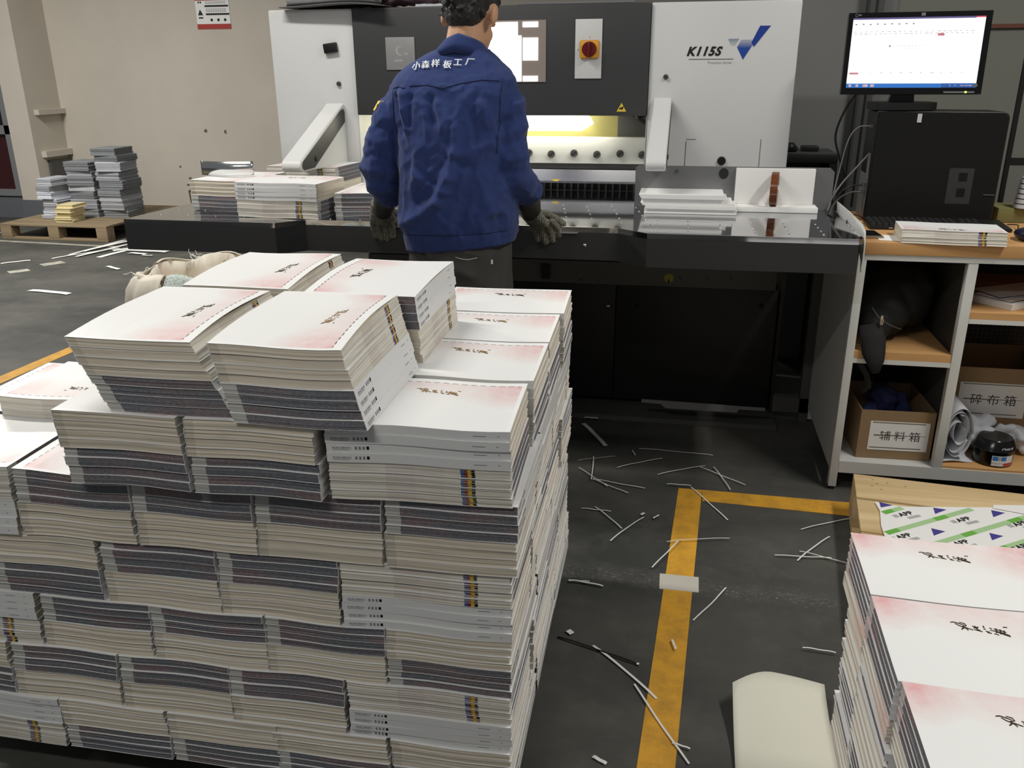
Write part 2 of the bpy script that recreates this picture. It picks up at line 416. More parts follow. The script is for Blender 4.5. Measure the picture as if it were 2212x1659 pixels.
def mat_cover(trim):
    n = NT('book_cover_trimmed' if trim else 'book_cover', 0.42, spec=0.4); s = n.attr(); x, y, z = n.sep(s)
    flat = n.comb(x, y, 0.0)
    wv = n.noise(flat, 9, 5, 0.65, 0.6); w2 = n.noise(flat, 34, 4, 0.7)
    wob = n.M('MULTIPLY_ADD', wv, 0.16, -0.08)
    def spot(cx, cy, rx, ry, r0=1.0, r1=0.0):
        a = n.M('MULTIPLY', n.M('SUBTRACT', x, cx), 1/rx); b = n.M('MULTIPLY', n.M('SUBTRACT', y, cy), 1/ry)
        dd = n.M('SQRT', n.M('ADD', n.M('MULTIPLY', a, a), n.M('MULTIPLY', b, b)))
        return n.ramp01(n.M('ADD', dd, n.M('MULTIPLY', wob, 4.0)), r0, r1)
    pk = n.M('MAXIMUM', spot(-BL/2+.01, BW/2-.01, .085, .085), n.M('MULTIPLY', spot(BL/2-.01, BW/2-.02, .10, .11), 0.9))
    pk = n.M('MAXIMUM', pk, n.M('MULTIPLY', spot(0.0, BW/2+.01, .22, .085), 0.5))
    pk = n.M('MULTIPLY', pk, n.M('MULTIPLY_ADD', w2, 1.5, 0.15))
    c = n.mix(n.M('MULTIPLY', pk, 0.95, clamp=True), srgb(236, 236, 234), srgb(224, 168, 168))
    c = n.mix(n.M('MULTIPLY', spot(0.02, .045, .10, .05), 0.12), c, srgb(214, 196, 168))
    # only the face that looks up carries the picture
    g = n.t.nodes.new('ShaderNodeNewGeometry'); nz = n.sep(g.outputs['Normal'])[2]
    up = n.gt(nz, 0.6)
    if not trim:
        edge = n.M('MAXIMUM', n.gt(y, BW/2-0.0165), n.gt(n.M('ABSOLUTE', x), BL/2-0.007))
        c = n.mix(edge, c, srgb(240, 240, 238))
        dash = n.M('MULTIPLY', n.band(y, BW/2-0.0178, BW/2-0.0160), n.M('LESS_THAN', n.M('FRACT', n.M('MULTIPLY', x, 62)), 0.62))
        dash = n.M('MULTIPLY', dash, n.M('LESS_THAN', n.M('ABSOLUTE', x), BL/2-0.01))
        c = n.mix(dash, c, srgb(46, 42, 42))
    c = n.mix(up, srgb(232, 232, 231), c)
    n.color(c); return n.done()
M_pl, M_pd, M_pf = mat_page_light(), mat_page_dark(), mat_fore()
M_cov, M_cov_t = mat_cover(False), mat_cover(True)
M_gold = plain('gold_foil', srgb(176, 140, 84), 0.35, 0.5)
M_brown_ink = plain('dark_bronze_foil', srgb(70, 58, 48), 0.35, 0.5)
PAGES = [M_pl, M_pd, M_pf, M_cov]
# brush characters of the cover title, as strokes (x, y in cover units; centre 0,0; about 0.105 wide)
TITLE = [[(-.052, .010), (-.045, .012), (-.036, .009), (-.028, .006)], [(-.044, .008), (-.038, .003), (-.030, -.001), (-.026, -.004), (-.024, -.009)],
         [(-.035, .013), (-.026, .011), (-.024, .005), (-.032, .002)], [(-.031, .001), (-.022, -.003), (-.014, -.006)], [(-.030, -.002), (-.036, -.008)],
         [(-.013, .006), (-.004, .001)], [(-.012, .000), (-.002, .005)], [(-.008, .007), (-.006, -.003), (-.001, -.004)], [(-.012, -.004), (.002, -.008)],
         [(.008, .010), (.008, .004)], [(.006, .000), (.010, .001)], [(.008, -.005), (.015, -.007)], [(.010, -.009), (.018, -.010)],
         [(.018, .006), (.022, .003)], [(.017, -.001), (.030, -.003), (.040, -.006), (.050, -.012)], [(.025, .004), (.036, .001), (.046, -.003)],
         [(.030, .006), (.027, -.008)], [(.037, .004), (.034, -.010)], [(.043, .002), (.041, -.009)], [(.028, -.004), (.040, -.010), (.050, -.015)], [(.044, .012), (.052, .012)], [(.022, -.010), (.030, -.013)]]
def title_strokes(mb, fz, off=0.045, mirror=False):
    """strokes laid on the cover at height fz(x, y)"""
    for s in [[(a*.73, b_*.80) for a, b_ in q] for q in TITLE]:
        L, Rr = [], []
        for i, (px, py) in enumerate(s):
            a = s[max(i-1, 0)]; b = s[min(i+1, len(s)-1)]
            dx, dy = b[0]-a[0], b[1]-a[1]; l = math.hypot(dx, dy) or 1
            wd = 0.00085*(0.7+0.6*math.sin(math.pi*(i+.6)/(len(s)+.2)))
            nx, ny = -dy/l*wd, dx/l*wd
            for lst, k in ((L, 1), (Rr, -1)):
                X, Y = px+nx*k, py+ny*k+off
                lst.append(Vector((X, Y, fz(X, Y)+0.00035)))
        vs = L+Rr; n = len(L)
        mb.add(vs, [(i, n+i, n+i+1, i+1) for i in range(n-1)])
_sp = MB()
add_text(_sp, 'HUACHENYU', Matrix.Translation((-0.119+0.0, 0, 0)) @ Matrix.Scale(0.8, 4, (1, 0, 0)), 0.0062)
for k in range(16): _sp.box(-0.1335+k*.0017, -0.1325+k*.0017, -.0042, -.0032, 0, 0.00001)
for k, hh in enumerate((.0022, .0022, .0024, .0030)):
    for q in range(3): _sp.box(-0.098+k*.0062, -0.0945+k*.0062+(0.0008 if k == 3 else 0), -.0026+q*.0021, -.0014+q*.0021+(.0008 if k == 3 else 0), 0, 0.00001)
_sp.box(0.087, 0.107, -.0005, .0003, 0, 0.00001)
for q in ((0.1245, 0), (0.1265, 0)): _sp.box(q[0]-.0006, q[0]+.0006, -.0006, .0006, 0, .00001)
SPINE_V, SPINE_F = [Vector(v) for v in _sp.v], _sp.f
random.seed(11)
def make_book(rot, cx, cy, zb, zt, seed, title=None, lift=0.0, lean=(0, 0), trim=False, out=None, L=BL, Wd=BW, spine=True, name='book', nx=8, ny=6, bare=False):
    """book at world (cx, cy), rotated rot degrees; zb/zt give the world height of its underside and top.
    local x runs along the spine (dark printed ends at -x), spine at -y, fore-edge at +y."""
    a = R(rot); ca, sa = math.cos(a), math.sin(a)
    z0 = zb(cx, cy)
    wp = lambda x, y: (cx+ca*x-sa*y, cy+sa*x+ca*y)
    rnd = random.Random(seed)
    def sx(v): return v*BL/L
    def sy(v): return v*BW/Wd
    def ZB(x, y): return zb(*wp(x, y))-z0
    def ZT(x, y): return zt(*wp(x, y))-z0
    hx, hy = L/2, Wd/2
    lf = lambda x, y: lift*max(0, math.sin(math.pi*min(1, max(0, (x+hx)/L))))*max(0, (abs(y+hy*0.2)/hy))**1.2 if lift else 0
    lx, ly = ca*lean[0]+sa*lean[1], -sa*lean[0]+ca*lean[1]
    # page block
    pb = MB(); pb.st = []
    e = 0.0009; T = 0.0005
    lev = [0, .2, .4, .6, .8, 1]
    xs = [-hx+e+(L-2*e)*i/nx for i in range(nx+1)]; ys = [-hy+0.0006+(Wd-e-0.0006)*j/ny for j in range(ny+1)]
    jx = [[rnd.uniform(-.0011, .0006) for _ in range(4)] for _ in lev]
    idx = {}
    def V(i, j, k):
        if (i, j, k) in idx: return idx[i, j, k]
        t = lev[k]; x, y = xs[i], ys[j]; xx, yy = x, y
        if i == 0: xx -= jx[k][0]
        if i == nx: xx += jx[k][1]
        if j == ny: yy += jx[k][2]
        zb_, zt_ = ZB(x, y)+T, ZT(x, y)-T
        zz = zb_+(zt_-zb_)*t
        pb.v.append((xx+lx*(t-.5), yy+ly*(t-.5), zz)); pb.st.append((sx(x), sy(y), t*(0.0147)+seed*0.137))
        idx[i, j, k] = len(pb.v)-1; return idx[i, j, k]
    def F(q, mi): pb.f.append(q); pb.m.append(mi)
    K = len(lev)-1
    for i in range(nx):
        for j in range(ny):
            F([V(i, j, K), V(i+1, j, K), V(i+1, j+1, K), V(i, j+1, K)], 0)
            F([V(i, j, 0), V(i, j+1, 0), V(i+1, j+1, 0), V(i+1, j, 0)], 0)
    for k in range(K):
        for i in range(nx):
            F([V(i, 0, k), V(i+1, 0, k), V(i+1, 0, k+1), V(i, 0, k+1)], 0)
            F([V(i+1, ny, k), V(i, ny, k), V(i, ny, k+1), V(i+1, ny, k+1)], 2)
        for j in range(ny):
            F([V(nx, j, k), V(nx, j+1, k), V(nx, j+1, k+1), V(nx, j, k+1)], 0)
            F([V(0, j+1, k), V(0, j, k), V(0, j, k+1), V(0, j+1, k+1)], 1)
    # cover: one folded sheet (bottom, spine, top)
    cv = MB(); cv.st = []
    def slab(zlo, zhi, lifted):
        base = len(cv.v)
        for (fz) in (zlo, zhi):
            for j in range(ny+1):
                for i in range(nx+1):
                    x = -hx+L*i/nx; y = -hy+Wd*j/ny
                    tt_ = .5 if lifted else -.5
                    cv.v.append((x+lx*tt_, y+ly*tt_, fz(x, y)+(lf(x, y) if lifted else 0))); cv.st.append((sx(x), sy(y), seed*0.137))
        N = (nx+1)*(ny+1)
        for j in range(ny):
            for i in range(nx):
                q = base+j*(nx+1)+i; r = (q, q+1, q+nx+2, q+nx+1)
                cv.f.append([N+u for u in r]); cv.f.append(list(reversed(r))); cv.m += [0, 0]
        for i in range(nx):
            q = base+i; cv.f.append([q, q+1, N+q+1, N+q]); cv.m.append(0)
            q = base+ny*(nx+1)+i; cv.f.append([q+1, q, N+q, N+q+1]); cv.m.append(0)
        for j in range(ny):
            q = base+j*(nx+1); cv.f.append([q+nx+1, q, N+q, N+q+nx+1]); cv.m.append(0)
            q = base+j*(nx+1)+nx; cv.f.append([q, q+nx+1, N+q+nx+1, N+q]); cv.m.append(0)
    slab(lambda x, y: ZB(x, y)+0.00012, lambda x, y: ZB(x, y)+T-0.00005, False)
    slab(lambda x, y: ZT(x, y)-T+0.00005, lambda x, y: ZT(x, y)-0.00012, True)
    base = len(cv.v)
    for i in range(nx+1):
        x = -hx+L*i/nx
        for (yy, zz) in ((-hy-0.0004, ZB(x, -hy)+0.00015), (-hy-0.0004, ZT(x, -hy)-0.00015), (-hy+0.0004, ZB(x, -hy)+0.00015), (-hy+0.0004, ZT(x, -hy)-0.00015)):
            up_ = .5 if zz > (ZB(x, -hy)+ZT(x, -hy))/2 else -.5
            cv.v.append((x+lx*up_, yy+ly*up_, zz)); cv.st.append((sx(x), sy(yy), seed*.137))
    for i in range(nx):
        q = base+4*i
        for r in ((q, q+4, q+5, q+1), (q+3, q+7, q+6, q+2), (q+1, q+5, q+7, q+3), (q+2, q+6, q+4, q)): cv.f.append(list(r)); cv.m.append(0)
    for q, fl in ((base, False), (base+4*nx, True)):
        r = [q, q+1, q+3, q+2]; cv.f.append(r if not fl else r[::-1]); cv.m.append(0)
    sl = None
    if spine:
        sl = MB(); zc = (ZB(0, -hy)+ZT(0, -hy))/2
        sl.add([(v.x*L/BL+lx*v.y/.0147, -hy-0.0006+ly*v.y*.85/.0147-abs(ly)*.06, v.y*0.85+(ZB(v.x, -hy)+ZT(v.x, -hy))/2) for v in SPINE_V], SPINE_F)
    tl = None
    if title is not None:
        tl = MB(); title_strokes(tl, lambda x, y: ZT(x, y)+lf(x, y)); tl.v = [(v[0]+lx*.5, v[1]+ly*.5, v[2]) for v in tl.v]
    if out is not None:
        # merged into one mass of books
        for part, shift in ((pb, 0), (cv, 3)):
            n = len(out.v)
            for v, s_ in zip(part.v, part.st):
                wx, wy = wp(v[0], v[1]); out.v.append((wx, wy, v[2]+z0)); out.st.append(s_)
            out.f += [[n+q for q in f] for f in part.f]; out.m += [q+shift for q in part.m]
        return None
    e_ = bpy.data.objects.new(name, None); COL.objects.link(e_); e_.location = (cx, cy, z0); e_.rotation_euler.z = a; e_.empty_display_size = .05
    def put(mb, nm, mats, smooth=False):
        me = mb.mesh(nm, mats, None, smooth); o = bpy.data.objects.new(nm, me); COL.objects.link(o); o.parent = e_; return o
    put(pb, 'page_block', PAGES[:3])
    put(cv, 'cover', [M_cov_t if trim else M_cov])
    if sl: put(sl, 'spine_lettering', [M_mark])
    if tl: put(tl, 'cover_title', [M_gold if title == 'gold' else M_brown_ink])
    return e_

# ---- the tall pallet stack: frame origin at its near right corner
SO, SA = Vector((-0.228, 1.148)), R(1.2)
def suv(u, v): return (SO.x+math.cos(SA)*u-math.sin(SA)*v, SO.y+math.sin(SA)*u+math.cos(SA)*v)
def inv(x, y):
    dx, dy = x-SO.x, y-SO.y
    return (math.cos(SA)*dx+math.sin(SA)*dy, -math.sin(SA)*dx+math.cos(SA)*dy)
BOUND = [0.092, 0.20, 0.315, 0.425, 0.55, 0.675, 0.80]
def surf(k, extra=0.0):
    z0 = BOUND[k]
    def f(x, y):
        u, v = inv(x, y)
        return z0+.0012*math.sin(u*25+k*2.1+v*3)+.0014*math.sin(u*29.2+.9*(k % 2))*(1 if k < 6 else .5)+0.0010*math.sin(v*17+k*1.1)+extra
    return f
def lerp(f, g, t): return lambda x, y: f(x, y)*(1-t)+g(x, y)*t
ORD = ['top', 'second', 'third', 'fourth', 'fifth', 'sixth', 'seventh', 'bottom']
REST = MB(); REST.st = []
_seed = [0]
def bundle(u0, v0, kind, fz0, fz1, first, where, tier, L_=BL, W_=BW, n=8, split=4, shear=(0, 0), rot=0, jitter=0.0016, top_title=None, stuff=False, lift=0, frame=True, group='books in the tall pallet stack', look='end', trim=False, tail='of the tall stack'):
    """kind 'S' short ends face the camera, 'L' long sides do. (u0, v0) is the near-left corner. first: rotation of the upper half."""
    w, d = (W_, L_) if kind == 'S' else (L_, W_)
    for i in range(n):
        r = first if i >= n-split else first+180
        t0, t1 = i/n, (i+1)/n; tm = (i+.5)/n
        ju, jv, jr = random.uniform(-1, 1)*jitter, random.uniform(-1, 1)*jitter, random.uniform(-.5, .5)
        u = u0+w/2+shear[0]*tm+ju; v = v0+d/2+shear[1]*tm+jv
        x, y = suv(u, v) if frame else (u, v)
        _seed[0] += 1
        k = n-1-i
        face = {(-90) % 360: 'pale ends', 90: 'dark ends', 0: 'lettered spine', 180: 'colour-barred edge'}[r % 360]
        ordw = ORD[k] if n == 8 else (['top', 'second', 'third', 'fourth', 'fifth', 'sixth', 'seventh'][k] if k < n-1 or n == 1 else 'bottom')
        ln = (shear[0]/n, shear[1]/n)
        o = make_book(r+rot+jr+(1.2 if frame else 0), x, y, lerp(fz0, fz1, t0), lerp(fz0, fz1, t1), _seed[0],
                      title=top_title if i == n-1 else None, lift=lift if i == n-1 else 0, lean=ln, L=L_, Wd=W_, out=REST if stuff else None, trim=trim)
        if o is not None:
            tag(o, f'{ordw} book, {face} showing, {where}, {tier}' + (f' {tail}' if tail else ''), 'book', group)
# ------------------------------------------------------------------ the tall stack on its pallet
def tier(k): return surf(k), surf(k+1)
TN = {0: 'lowest tier', 1: 'sixth tier', 2: 'fifth tier', 3: 'fourth tier', 4: 'third tier', 5: 'second tier'}
POSN = ['corner bundle', 'second bundle leftward', 'third bundle leftward', 'fourth bundle leftward', 'fifth bundle leftward']
BSTUFF = 'stuff'
# front bundles: (u0, kind, rotation of the upper half, shear)
front = {
    0: [(-.213, 'S', -90, 0), (-.432, 'S', -90, -.004), (-.640, 'S', -90, .0), (-.856, 'S', -90, -.004), (-1.150, 'L', 0, 0)],
    1: [(-.288, 'L', 180, 0), (-.509, 'S', 90, .0), (-.726, 'S', 90, .004), (-.945, 'S', 90, .004), (-1.165, 'S', -90, 0)],
    2: [(-.214, 'S', -90, 0), (-.430, 'S', 90, .0), (-.646, 'S', 90, .0), (-.865, 'S', 90, .006), (-1.160, 'L', 0, 0)],
    3: [(-.287, 'L', 180, 0), (-.505, 'S', 90, .0), (-.722, 'S', 90, .0), (-.945, 'S', -90, .0)],
    4: [(-.203, 'S', 90, 0), (-.424, 'S', 90, .003), (-.640, 'S', 90, .0), (-.862, 'S', 90, .005), (-1.155, 'L', 180, 0)],
    5: [(-.287, 'L', 0, -.004), (-.507, 'S', -90, -.004), (-.726, 'S', -90, -.012)],
}
vfront = {0: -.012, 1: -.008, 2: -.004, 3: 0.0, 4: -.004, 5: -.010}
for k, row in front.items():
    f0, f1 = tier(k)
    for i, (u0, kind, first, sh) in enumerate(row):
        top = None; lift = 0
        if k == 5 and i == 0: top = 'gold'
        if k == 4 and i == 3: top = None
        v0 = vfront[k]-(0.020 if kind == 'S' and k == 5 else 0)
        bundle(u0, v0, kind, f0, f1, first, POSN[i] if i else 'right corner bundle', TN[k], shear=(sh, 0), top_title=top, rot=(1.6 if k == 5 and i == 0 else 0))
# second tier, going back behind the corner bundle (covers in view)
f0, f1 = tier(5)
for j, nm in ((1, 'second bundle back'), (2, 'third bundle back'), (3, 'rear bundle')):
    bundle(-.287+(.002 if j % 2 else -.002), .221*j, 'L', f0, f1, 0, nm, 'second tier', top_title='gold' if j < 3 else 'bronze', rot=.4*j)
# two short heaps behind on the far-left side
bundle(-1.045, .205, 'L', surf(5), surf(5, .042), 180, 'low pile at left rear', 'tall stack', n=3, split=3, top_title='bronze', tail='')
bundle(-1.02, .43, 'L', surf(5), surf(5, .064), 180, 'small heap behind low pile', 'tall stack', n=4, split=4, tail='')
bundle(-1.175, .225, 'S', surf(4), surf(5), 90, '', '', stuff=True)
bundle(-.88, .30, 'S', surf(4), surf(5), 90, '', '', stuff=True)
# highest tier: four bundles
def tilt(base, h, rise, v0):
    def f(x, y):
        u, v = inv(x, y); return base(x, y)+h+rise*max(-.1, min(1.3, (v-v0)/.29))+0.0012*math.sin(u*22+v*9)
    return f
s6 = surf(6)
bundle(-.640, -.022, 'S', s6, tilt(s6, .114, .014, 0), -90, 'front left bundle', 'highest tier', shear=(-.070, .018), top_title='bronze', lift=.006, jitter=.0014)
bundle(-.423, -.036, 'S', s6, tilt(s6, .117, .014, 0), -90, 'front right bundle', 'highest tier', shear=(-.042, .026), top_title='gold', lift=.006, jitter=.0014)
bundle(-.425, .285, 'S', s6, tilt(s6, .123, .004, .3), 90, 'rear right bundle', 'highest tier', shear=(-.012, .01), top_title='bronze', lift=.004)
bundle(-.650, .300, 'S', s6, tilt(s6, .122, .008, .3), -90, 'rear left bundle', 'highest tier', shear=(-.040, .02), top_title='bronze', lift=.004)
# the depth of the stack behind its front bundles: seen only edge-on along the right side
for k in (0, 1, 2, 3, 4):
    f0, f1 = tier(k)
    if k in (0, 2, 4):
        for j in (1, 2): bundle(-.213+random.uniform(-.004, .004), .291*j, 'S', f0, f1, 90 if k == 4 else -90, '', '', stuff=True)
    else:
        for j in (1, 2, 3): bundle(-.287+random.uniform(-.004, .004), .221*j, 'L', f0, f1, 180, '', '', stuff=True)
# inner fill below the covers that can be seen from above
for k in (5,):
    f0, f1 = tier(k)
    for u0 in (-.507, -.726):
        for j in (1, 2): bundle(u0, .29*j-.02, 'S', f0, f1, -90, '', '', stuff=True, jitter=.001)
for k in (0, 1, 2, 3, 4):
    f0, f1 = tier(k)
    for u0 in (-.43, -.65): bundle(u0, .58, 'S', f0, f1, -90, '', '', stuff=True, jitter=.001)

# pallet under it
def pallet(name, x0, x1, y0, y1, z, mat, label, runners=3, board=None, rot=0, solid=False, axis='x', h=None):
    e = thing(name, ((x0+x1)/2, (y0+y1)/2, 0), label, 'pallet')
    if rot: e.rotation_euler.z = R(rot)
    h = h or z
    cx, cy = (x0+x1)/2, (y0+y1)/2
    X0, X1, Y0, Y1 = x0-cx, x1-cx, y0-cy, y1-cy
    def pt(mb, nm):
        me = mb.mesh(nm, mat); o = bpy.data.objects.new(nm, me); COL.objects.link(o); o.parent = e; return o
    if solid: pt(MB().box(X0, X1, Y0, Y1, z-.016, z, bev=.002), 'deck_sheet')
    else:
        n = 6
        for i in range(n):
            a = Y0+(Y1-Y0)*i/n; pt(MB().box(X0, X1, a+.006, a+(Y1-Y0)/n-.006, z-.018, z, bev=.002), 'deck_board')
    zz = z-.016 if solid else z-.018
    for i in range(3):
        for j in range(3):
            bx = X0+(X1-X0-.10)*i/2; by = Y0+(Y1-Y0-.10)*j/2
            pt(MB().box(bx, bx+.10, by, by+.10, .018, zz-.0005, bev=.003), 'block')
    for j in range(3):
        by = Y0+(Y1-Y0-.10)*j/2; pt(MB().box(X0, X1, by, by+.10, 0.001, .0175, bev=.002), 'bottom_board')
    return e
_px, _py = suv(-.60, .46)
pallet('wooden_pallet', _px-.60, _px+.56, _py-.35, _py+.235, .0885, M_oldwood, 'old wooden pallet carrying the tall stack of books', rot=1.2)

# ------------------------------------------------------------------ pile on the light pallet at the right
RP = 0.375
def rs(z, ph=0): return lambda x, y: z+0.0015*math.sin(x*20+ph)+0.0015*math.sin(y*15+ph)
RT = [.128, .234, .340, .446, .550]
PL_, PW_ = .277, .1935
rows = [('far bundle', 1.192, .320), ('middle bundle', .997, .316), ('near bundle', .802, .318)]
for (nm, y0, x0) in rows:
    bundle(x0, y0, 'L', rs(RT[3], 1), rs(RT[4], 2), 0, nm, 'top layer', L_=PL_, W_=PW_, n=8, split=5, frame=False, trim=True, top_title='bronze', group='books on the pale pallet', tail='on the pale pallet', rot=-1.2, jitter=.0012)
for k in (0, 1, 2):
    for (y0, x0) in ((1.205, .340), (1.012, .324), (.818, .338), (1.2, .62), (1.0, .62)):
        bundle(x0, y0, 'L', rs(RT[k], k), rs(RT[k+1], k+1 if k < 2 else 1), 180 if k % 2 else 0, '', '', L_=PL_, W_=PW_, frame=False, stuff=True, jitter=.004, trim=True)
for (y0) in (1.19, .997, .80):
    bundle(.603, y0, 'L', rs(RT[3], 1), rs(RT[4], 2), 0, '', '', L_=PL_, W_=PW_, frame=False, stuff=True, trim=True)
# ------------------------------------------------------------------ books on the cutter table
TG = 'books on the left end of the cutter table'
TZ = .8612
def fl(z): return lambda x, y: z+0.001*math.sin(x*30)
def tstack(x0, y0, kind, z1, first, where, n, split, rot, tt=None, sag=0.0):
    f1 = (lambda x, y: z1-sag*math.sin((y-y0)*8)) if sag else fl(z1)
    bundle(x0, y0, kind, fl(TZ), f1, first, where, 'on the cutter table', n=n, split=split, rot=rot, frame=False, group=TG, tail='', top_title=tt, jitter=.002)
tstack(-1.415, 2.59, 'L', .972, 0, 'big front stack', 8, 4, -3, 'bronze')
tstack(-1.640, 2.705, 'S', .962, -90, 'stack under metal strip', 8, 4, -2)
tstack(-1.53, 3.055, 'L', .975, 180, 'rear stack under guard arm', 8, 4, -5)
tstack(-1.115, 2.665, 'S', .935, 90, 'low stack by the glove', 5, 5, 2)
# ------------------------------------------------------------------ guillotine cutter
cut = thing('paper_cutting_machine', (-0.6, 3.3, 0), 'large white and charcoal guillotine paper cutter with a steel worktable', 'cutting machine')
TY = 3.30; ZT = 1.527
MB().box(-1.585, -1.247, TY, 3.84, .62, ZT, bev=.008).build('side_column', M_white, cut, True, 30)
MB().box(-.141, .366, TY, 3.84, .62, ZT, bev=.008).build('side_column', M_white, cut, True, 30)
MB().box(-1.246, -.142, TY+.02, TY+.06, 1.148, ZT-.005, bev=.004).box(-1.246, -.142, TY-.012, TY+.02, 1.148, ZT, bev=.004).build('front_panel', M_char, cut, True, 30)
MB().box(-1.58, .36, TY+.06, 3.835, 1.40, ZT-.004).build('top_cover', M_dgrey, cut)
# column joint lines and access plates
MB().box(-1.247, -1.2445, TY-.002, TY+.3, .9, 1.147).build('column_edge_strip', M_white, cut)
MB().box(-.143, -.141, TY-.002, TY+.2, .9, 1.147).build('column_edge_strip', M_white, cut)
for (x0, x1, z0, z1) in ((.004, .006, .87, 1.06), (.268, .2695, .95, 1.07), (.006, .04, 1.066, 1.0675)):
    MB().box(x0, x1, TY-.0012, TY+.001, z0, z1).build('panel_joint', M_dgrey, cut)
# left column: black rocker block, screw
MB().box(-1.366, -1.312, TY-.016, TY, 1.373, 1.408, bev=.004, M=Matrix.Translation((-1.339, 0, 1.39)) @ Matrix.Rotation(R(-7), 4, 'Y') @ Matrix.Translation((1.339, 0, -1.39))).build('latch', M_black, cut, True, 30)
def screw(x, z, r, y=TY, name='screw', mat=None, dep=.008, slot=True, ang=40):
    m = MB().cyl((x, y+.001, z), (x, y-dep, z), r, r*.86, 18)
    if slot:
        M = Matrix.Translation((x, y-dep-.0002, z)) @ Matrix.Rotation(R(ang), 4, 'Y')
        m.box(-r*.8, r*.8, -.0006, .001, -r*.12, r*.12, 1, M)
    return m.build(name, [mat or M_dgrey, M_black], cut, True, 30)
screw(-1.318, 1.262, .0095); screw(-.080, 1.281, .0095); screw(.136, .992, .016, mat=M_black)
# name plate with faint crescent mark and letters
MB().box(-1.118, -1.005, TY-.0165, TY-.0115, 1.311, 1.425, bev=.002).build('name_plate', plain('satin_plate', srgb(150, 150, 150), 0.4, 0.2), cut, True, 30)
m = MB(); cx, cz = -1.062, 1.378
ol = [(cx+.017*math.cos(a), cz+.017*math.sin(a)) for a in [R(60+260*i/20) for i in range(21)]]
il = [(cx+.004+.0135*math.cos(a), cz+.0135*math.sin(a)) for a in [R(70+240*i/20) for i in range(21)]]
for i in range(20):
    m.add([(ol[i][0], TY-.0168, ol[i][1]), (ol[i+1][0], TY-.0168, ol[i+1][1]), (il[i+1][0], TY-.0168, il[i+1][1]), (il[i][0], TY-.0168, il[i][1])], [(0, 1, 2, 3)])
for q in range(2): m.box(-1.046+.008*q, -1.041+.008*q, TY-.0168, TY-.0165, 1.362, 1.372)
for q in range(3): m.box(-1.085+.011*q, -1.077+.011*q, TY-.0168, TY-.0165, 1.340, 1.347)
m.build('plate_emblem', plain('pale_plate_print', srgb(176, 177, 177), 0.4, .2), cut)
# display: lit screen panes in a grey-brown mask
MB().box(-.745, -.512, TY-.0155, TY-.0115, 1.266, 1.476).build('display_frame', plain('display_mask', srgb(150, 138, 130), 0.35), cut)
MS = emit('lit_display', (1.0, 0.99, 0.96, 1), 2.6)
m = MB()
for (x0, x1, z0, z1) in ((-.742, -.615, 1.425, 1.470), (-.742, -.602, 1.268, 1.4245), (-.597, -.541, 1.452, 1.470), (-.597, -.541, 1.340, 1.417), (-.597, -.541, 1.268, 1.287)):
    m.box(x0, x1, TY-.0175, TY-.015, z0, z1)
m.build('display_screen', MS, cut)
# main switch
MB().box(-.406, -.310, TY-.017, TY-.0115, 1.277, 1.476, bev=.0015).build('switch_plate', M_white, cut, True, 30)
k = MB().box(-.388, -.319, TY-.026, TY-.0172, 1.345, 1.406, bev=.006).build('switch_base', plain('orange_yellow_plastic', srgb(232, 164, 50), 0.4), cut, True, 30)
m = MB().cyl((-.3535, TY-.026, 1.3755), (-.3535, TY-.040, 1.3755), .0265, .0255, 28)
m.box(-.3585, -.3485, TY-.052, TY-.039, 1.352, 1.399, bev=.003)
m.build('rotary_knob', plain('dark_red_plastic', srgb(104, 26, 22), 0.3), k, True, 35)
m = MB(); add_text(m, 'I', Matrix.Translation((-.3535, TY-.0175, 1.416)) @ Matrix.Rotation(R(90), 4, 'X'), .010); add_text(m, 'O', Matrix.Translation((-.395, TY-.0175, 1.374)) @ Matrix.Rotation(R(90), 4, 'X'), .008)
m.build('switch_lettering', M_mark, cut)
# warning triangles
M_warn = plain('warning_yellow', srgb(226, 196, 70), 0.5)
def warn_tri(name, x, z, s, y):
    o = MB().prism([(x-s, z-s*.8), (x+s, z-s*.8), (x, z+s*.95)], 'y', y-.0012, y).build(name, M_warn, cut)
    m = MB()
    for (a, b) in (((-.5, -.35), (.1, .15)), ((.1, .15), (.45, .35)), ((-.35, .1), (.2, -.45)), ((.0, .0), (.35, -.1))):
        p0 = Vector((x+a[0]*s, y-.0014, z+a[1]*s*.7-.1*s)); p1 = Vector((x+b[0]*s, y-.0014, z+b[1]*s*.7-.1*s))
        dd = (p1-p0).normalized().cross(Vector((0, 1, 0)))*s*.10; m.add([p0-dd, p1-dd, p1+dd, p0+dd], [(0, 1, 2, 3)])
    m.build('warning_symbol', M_mark, o); return o
warn_tri('warning_sticker', -.233, 1.177, .0175, TY-.012)
# model lettering and check-mark emblem on the right column
RX = Matrix.Rotation(R(90), 4, 'X')
m = MB(); add_text(m, 'K115S', Matrix.Translation((.046, TY-.0012, 1.364)) @ RX, .040, shear=.32, offset=.0017, space=1.14)
m.build('model_lettering', M_mark, cut)
MB().box(-.003, .150, TY-.0008, TY, 1.3385, 1.3405).build('emblem_underline', M_dgrey, cut)
m = MB(); add_text(m, 'Precision Series', Matrix.Translation((.105, TY-.0012, 1.328)) @ RX, .013); m.build('small_lettering', plain('pale_grey_print', srgb(168, 168, 168), .6), cut)
def blue_mat():
    n = NT('graded_blue_print', .4); p = n.sep(n.pos()); f = n.ramp01(p[2], 1.405, 1.375)
    n.color(n.mix(f, srgb(186, 190, 196), srgb(36, 72, 158))); return n.done()
def blue2():
    n = NT('graded_blue_print_pale', .4); p = n.sep(n.pos()); f = n.ramp01(p[2], 1.405, 1.385)
    n.color(n.mix(f, srgb(128, 140, 160), srgb(196, 198, 200))); return n.done()
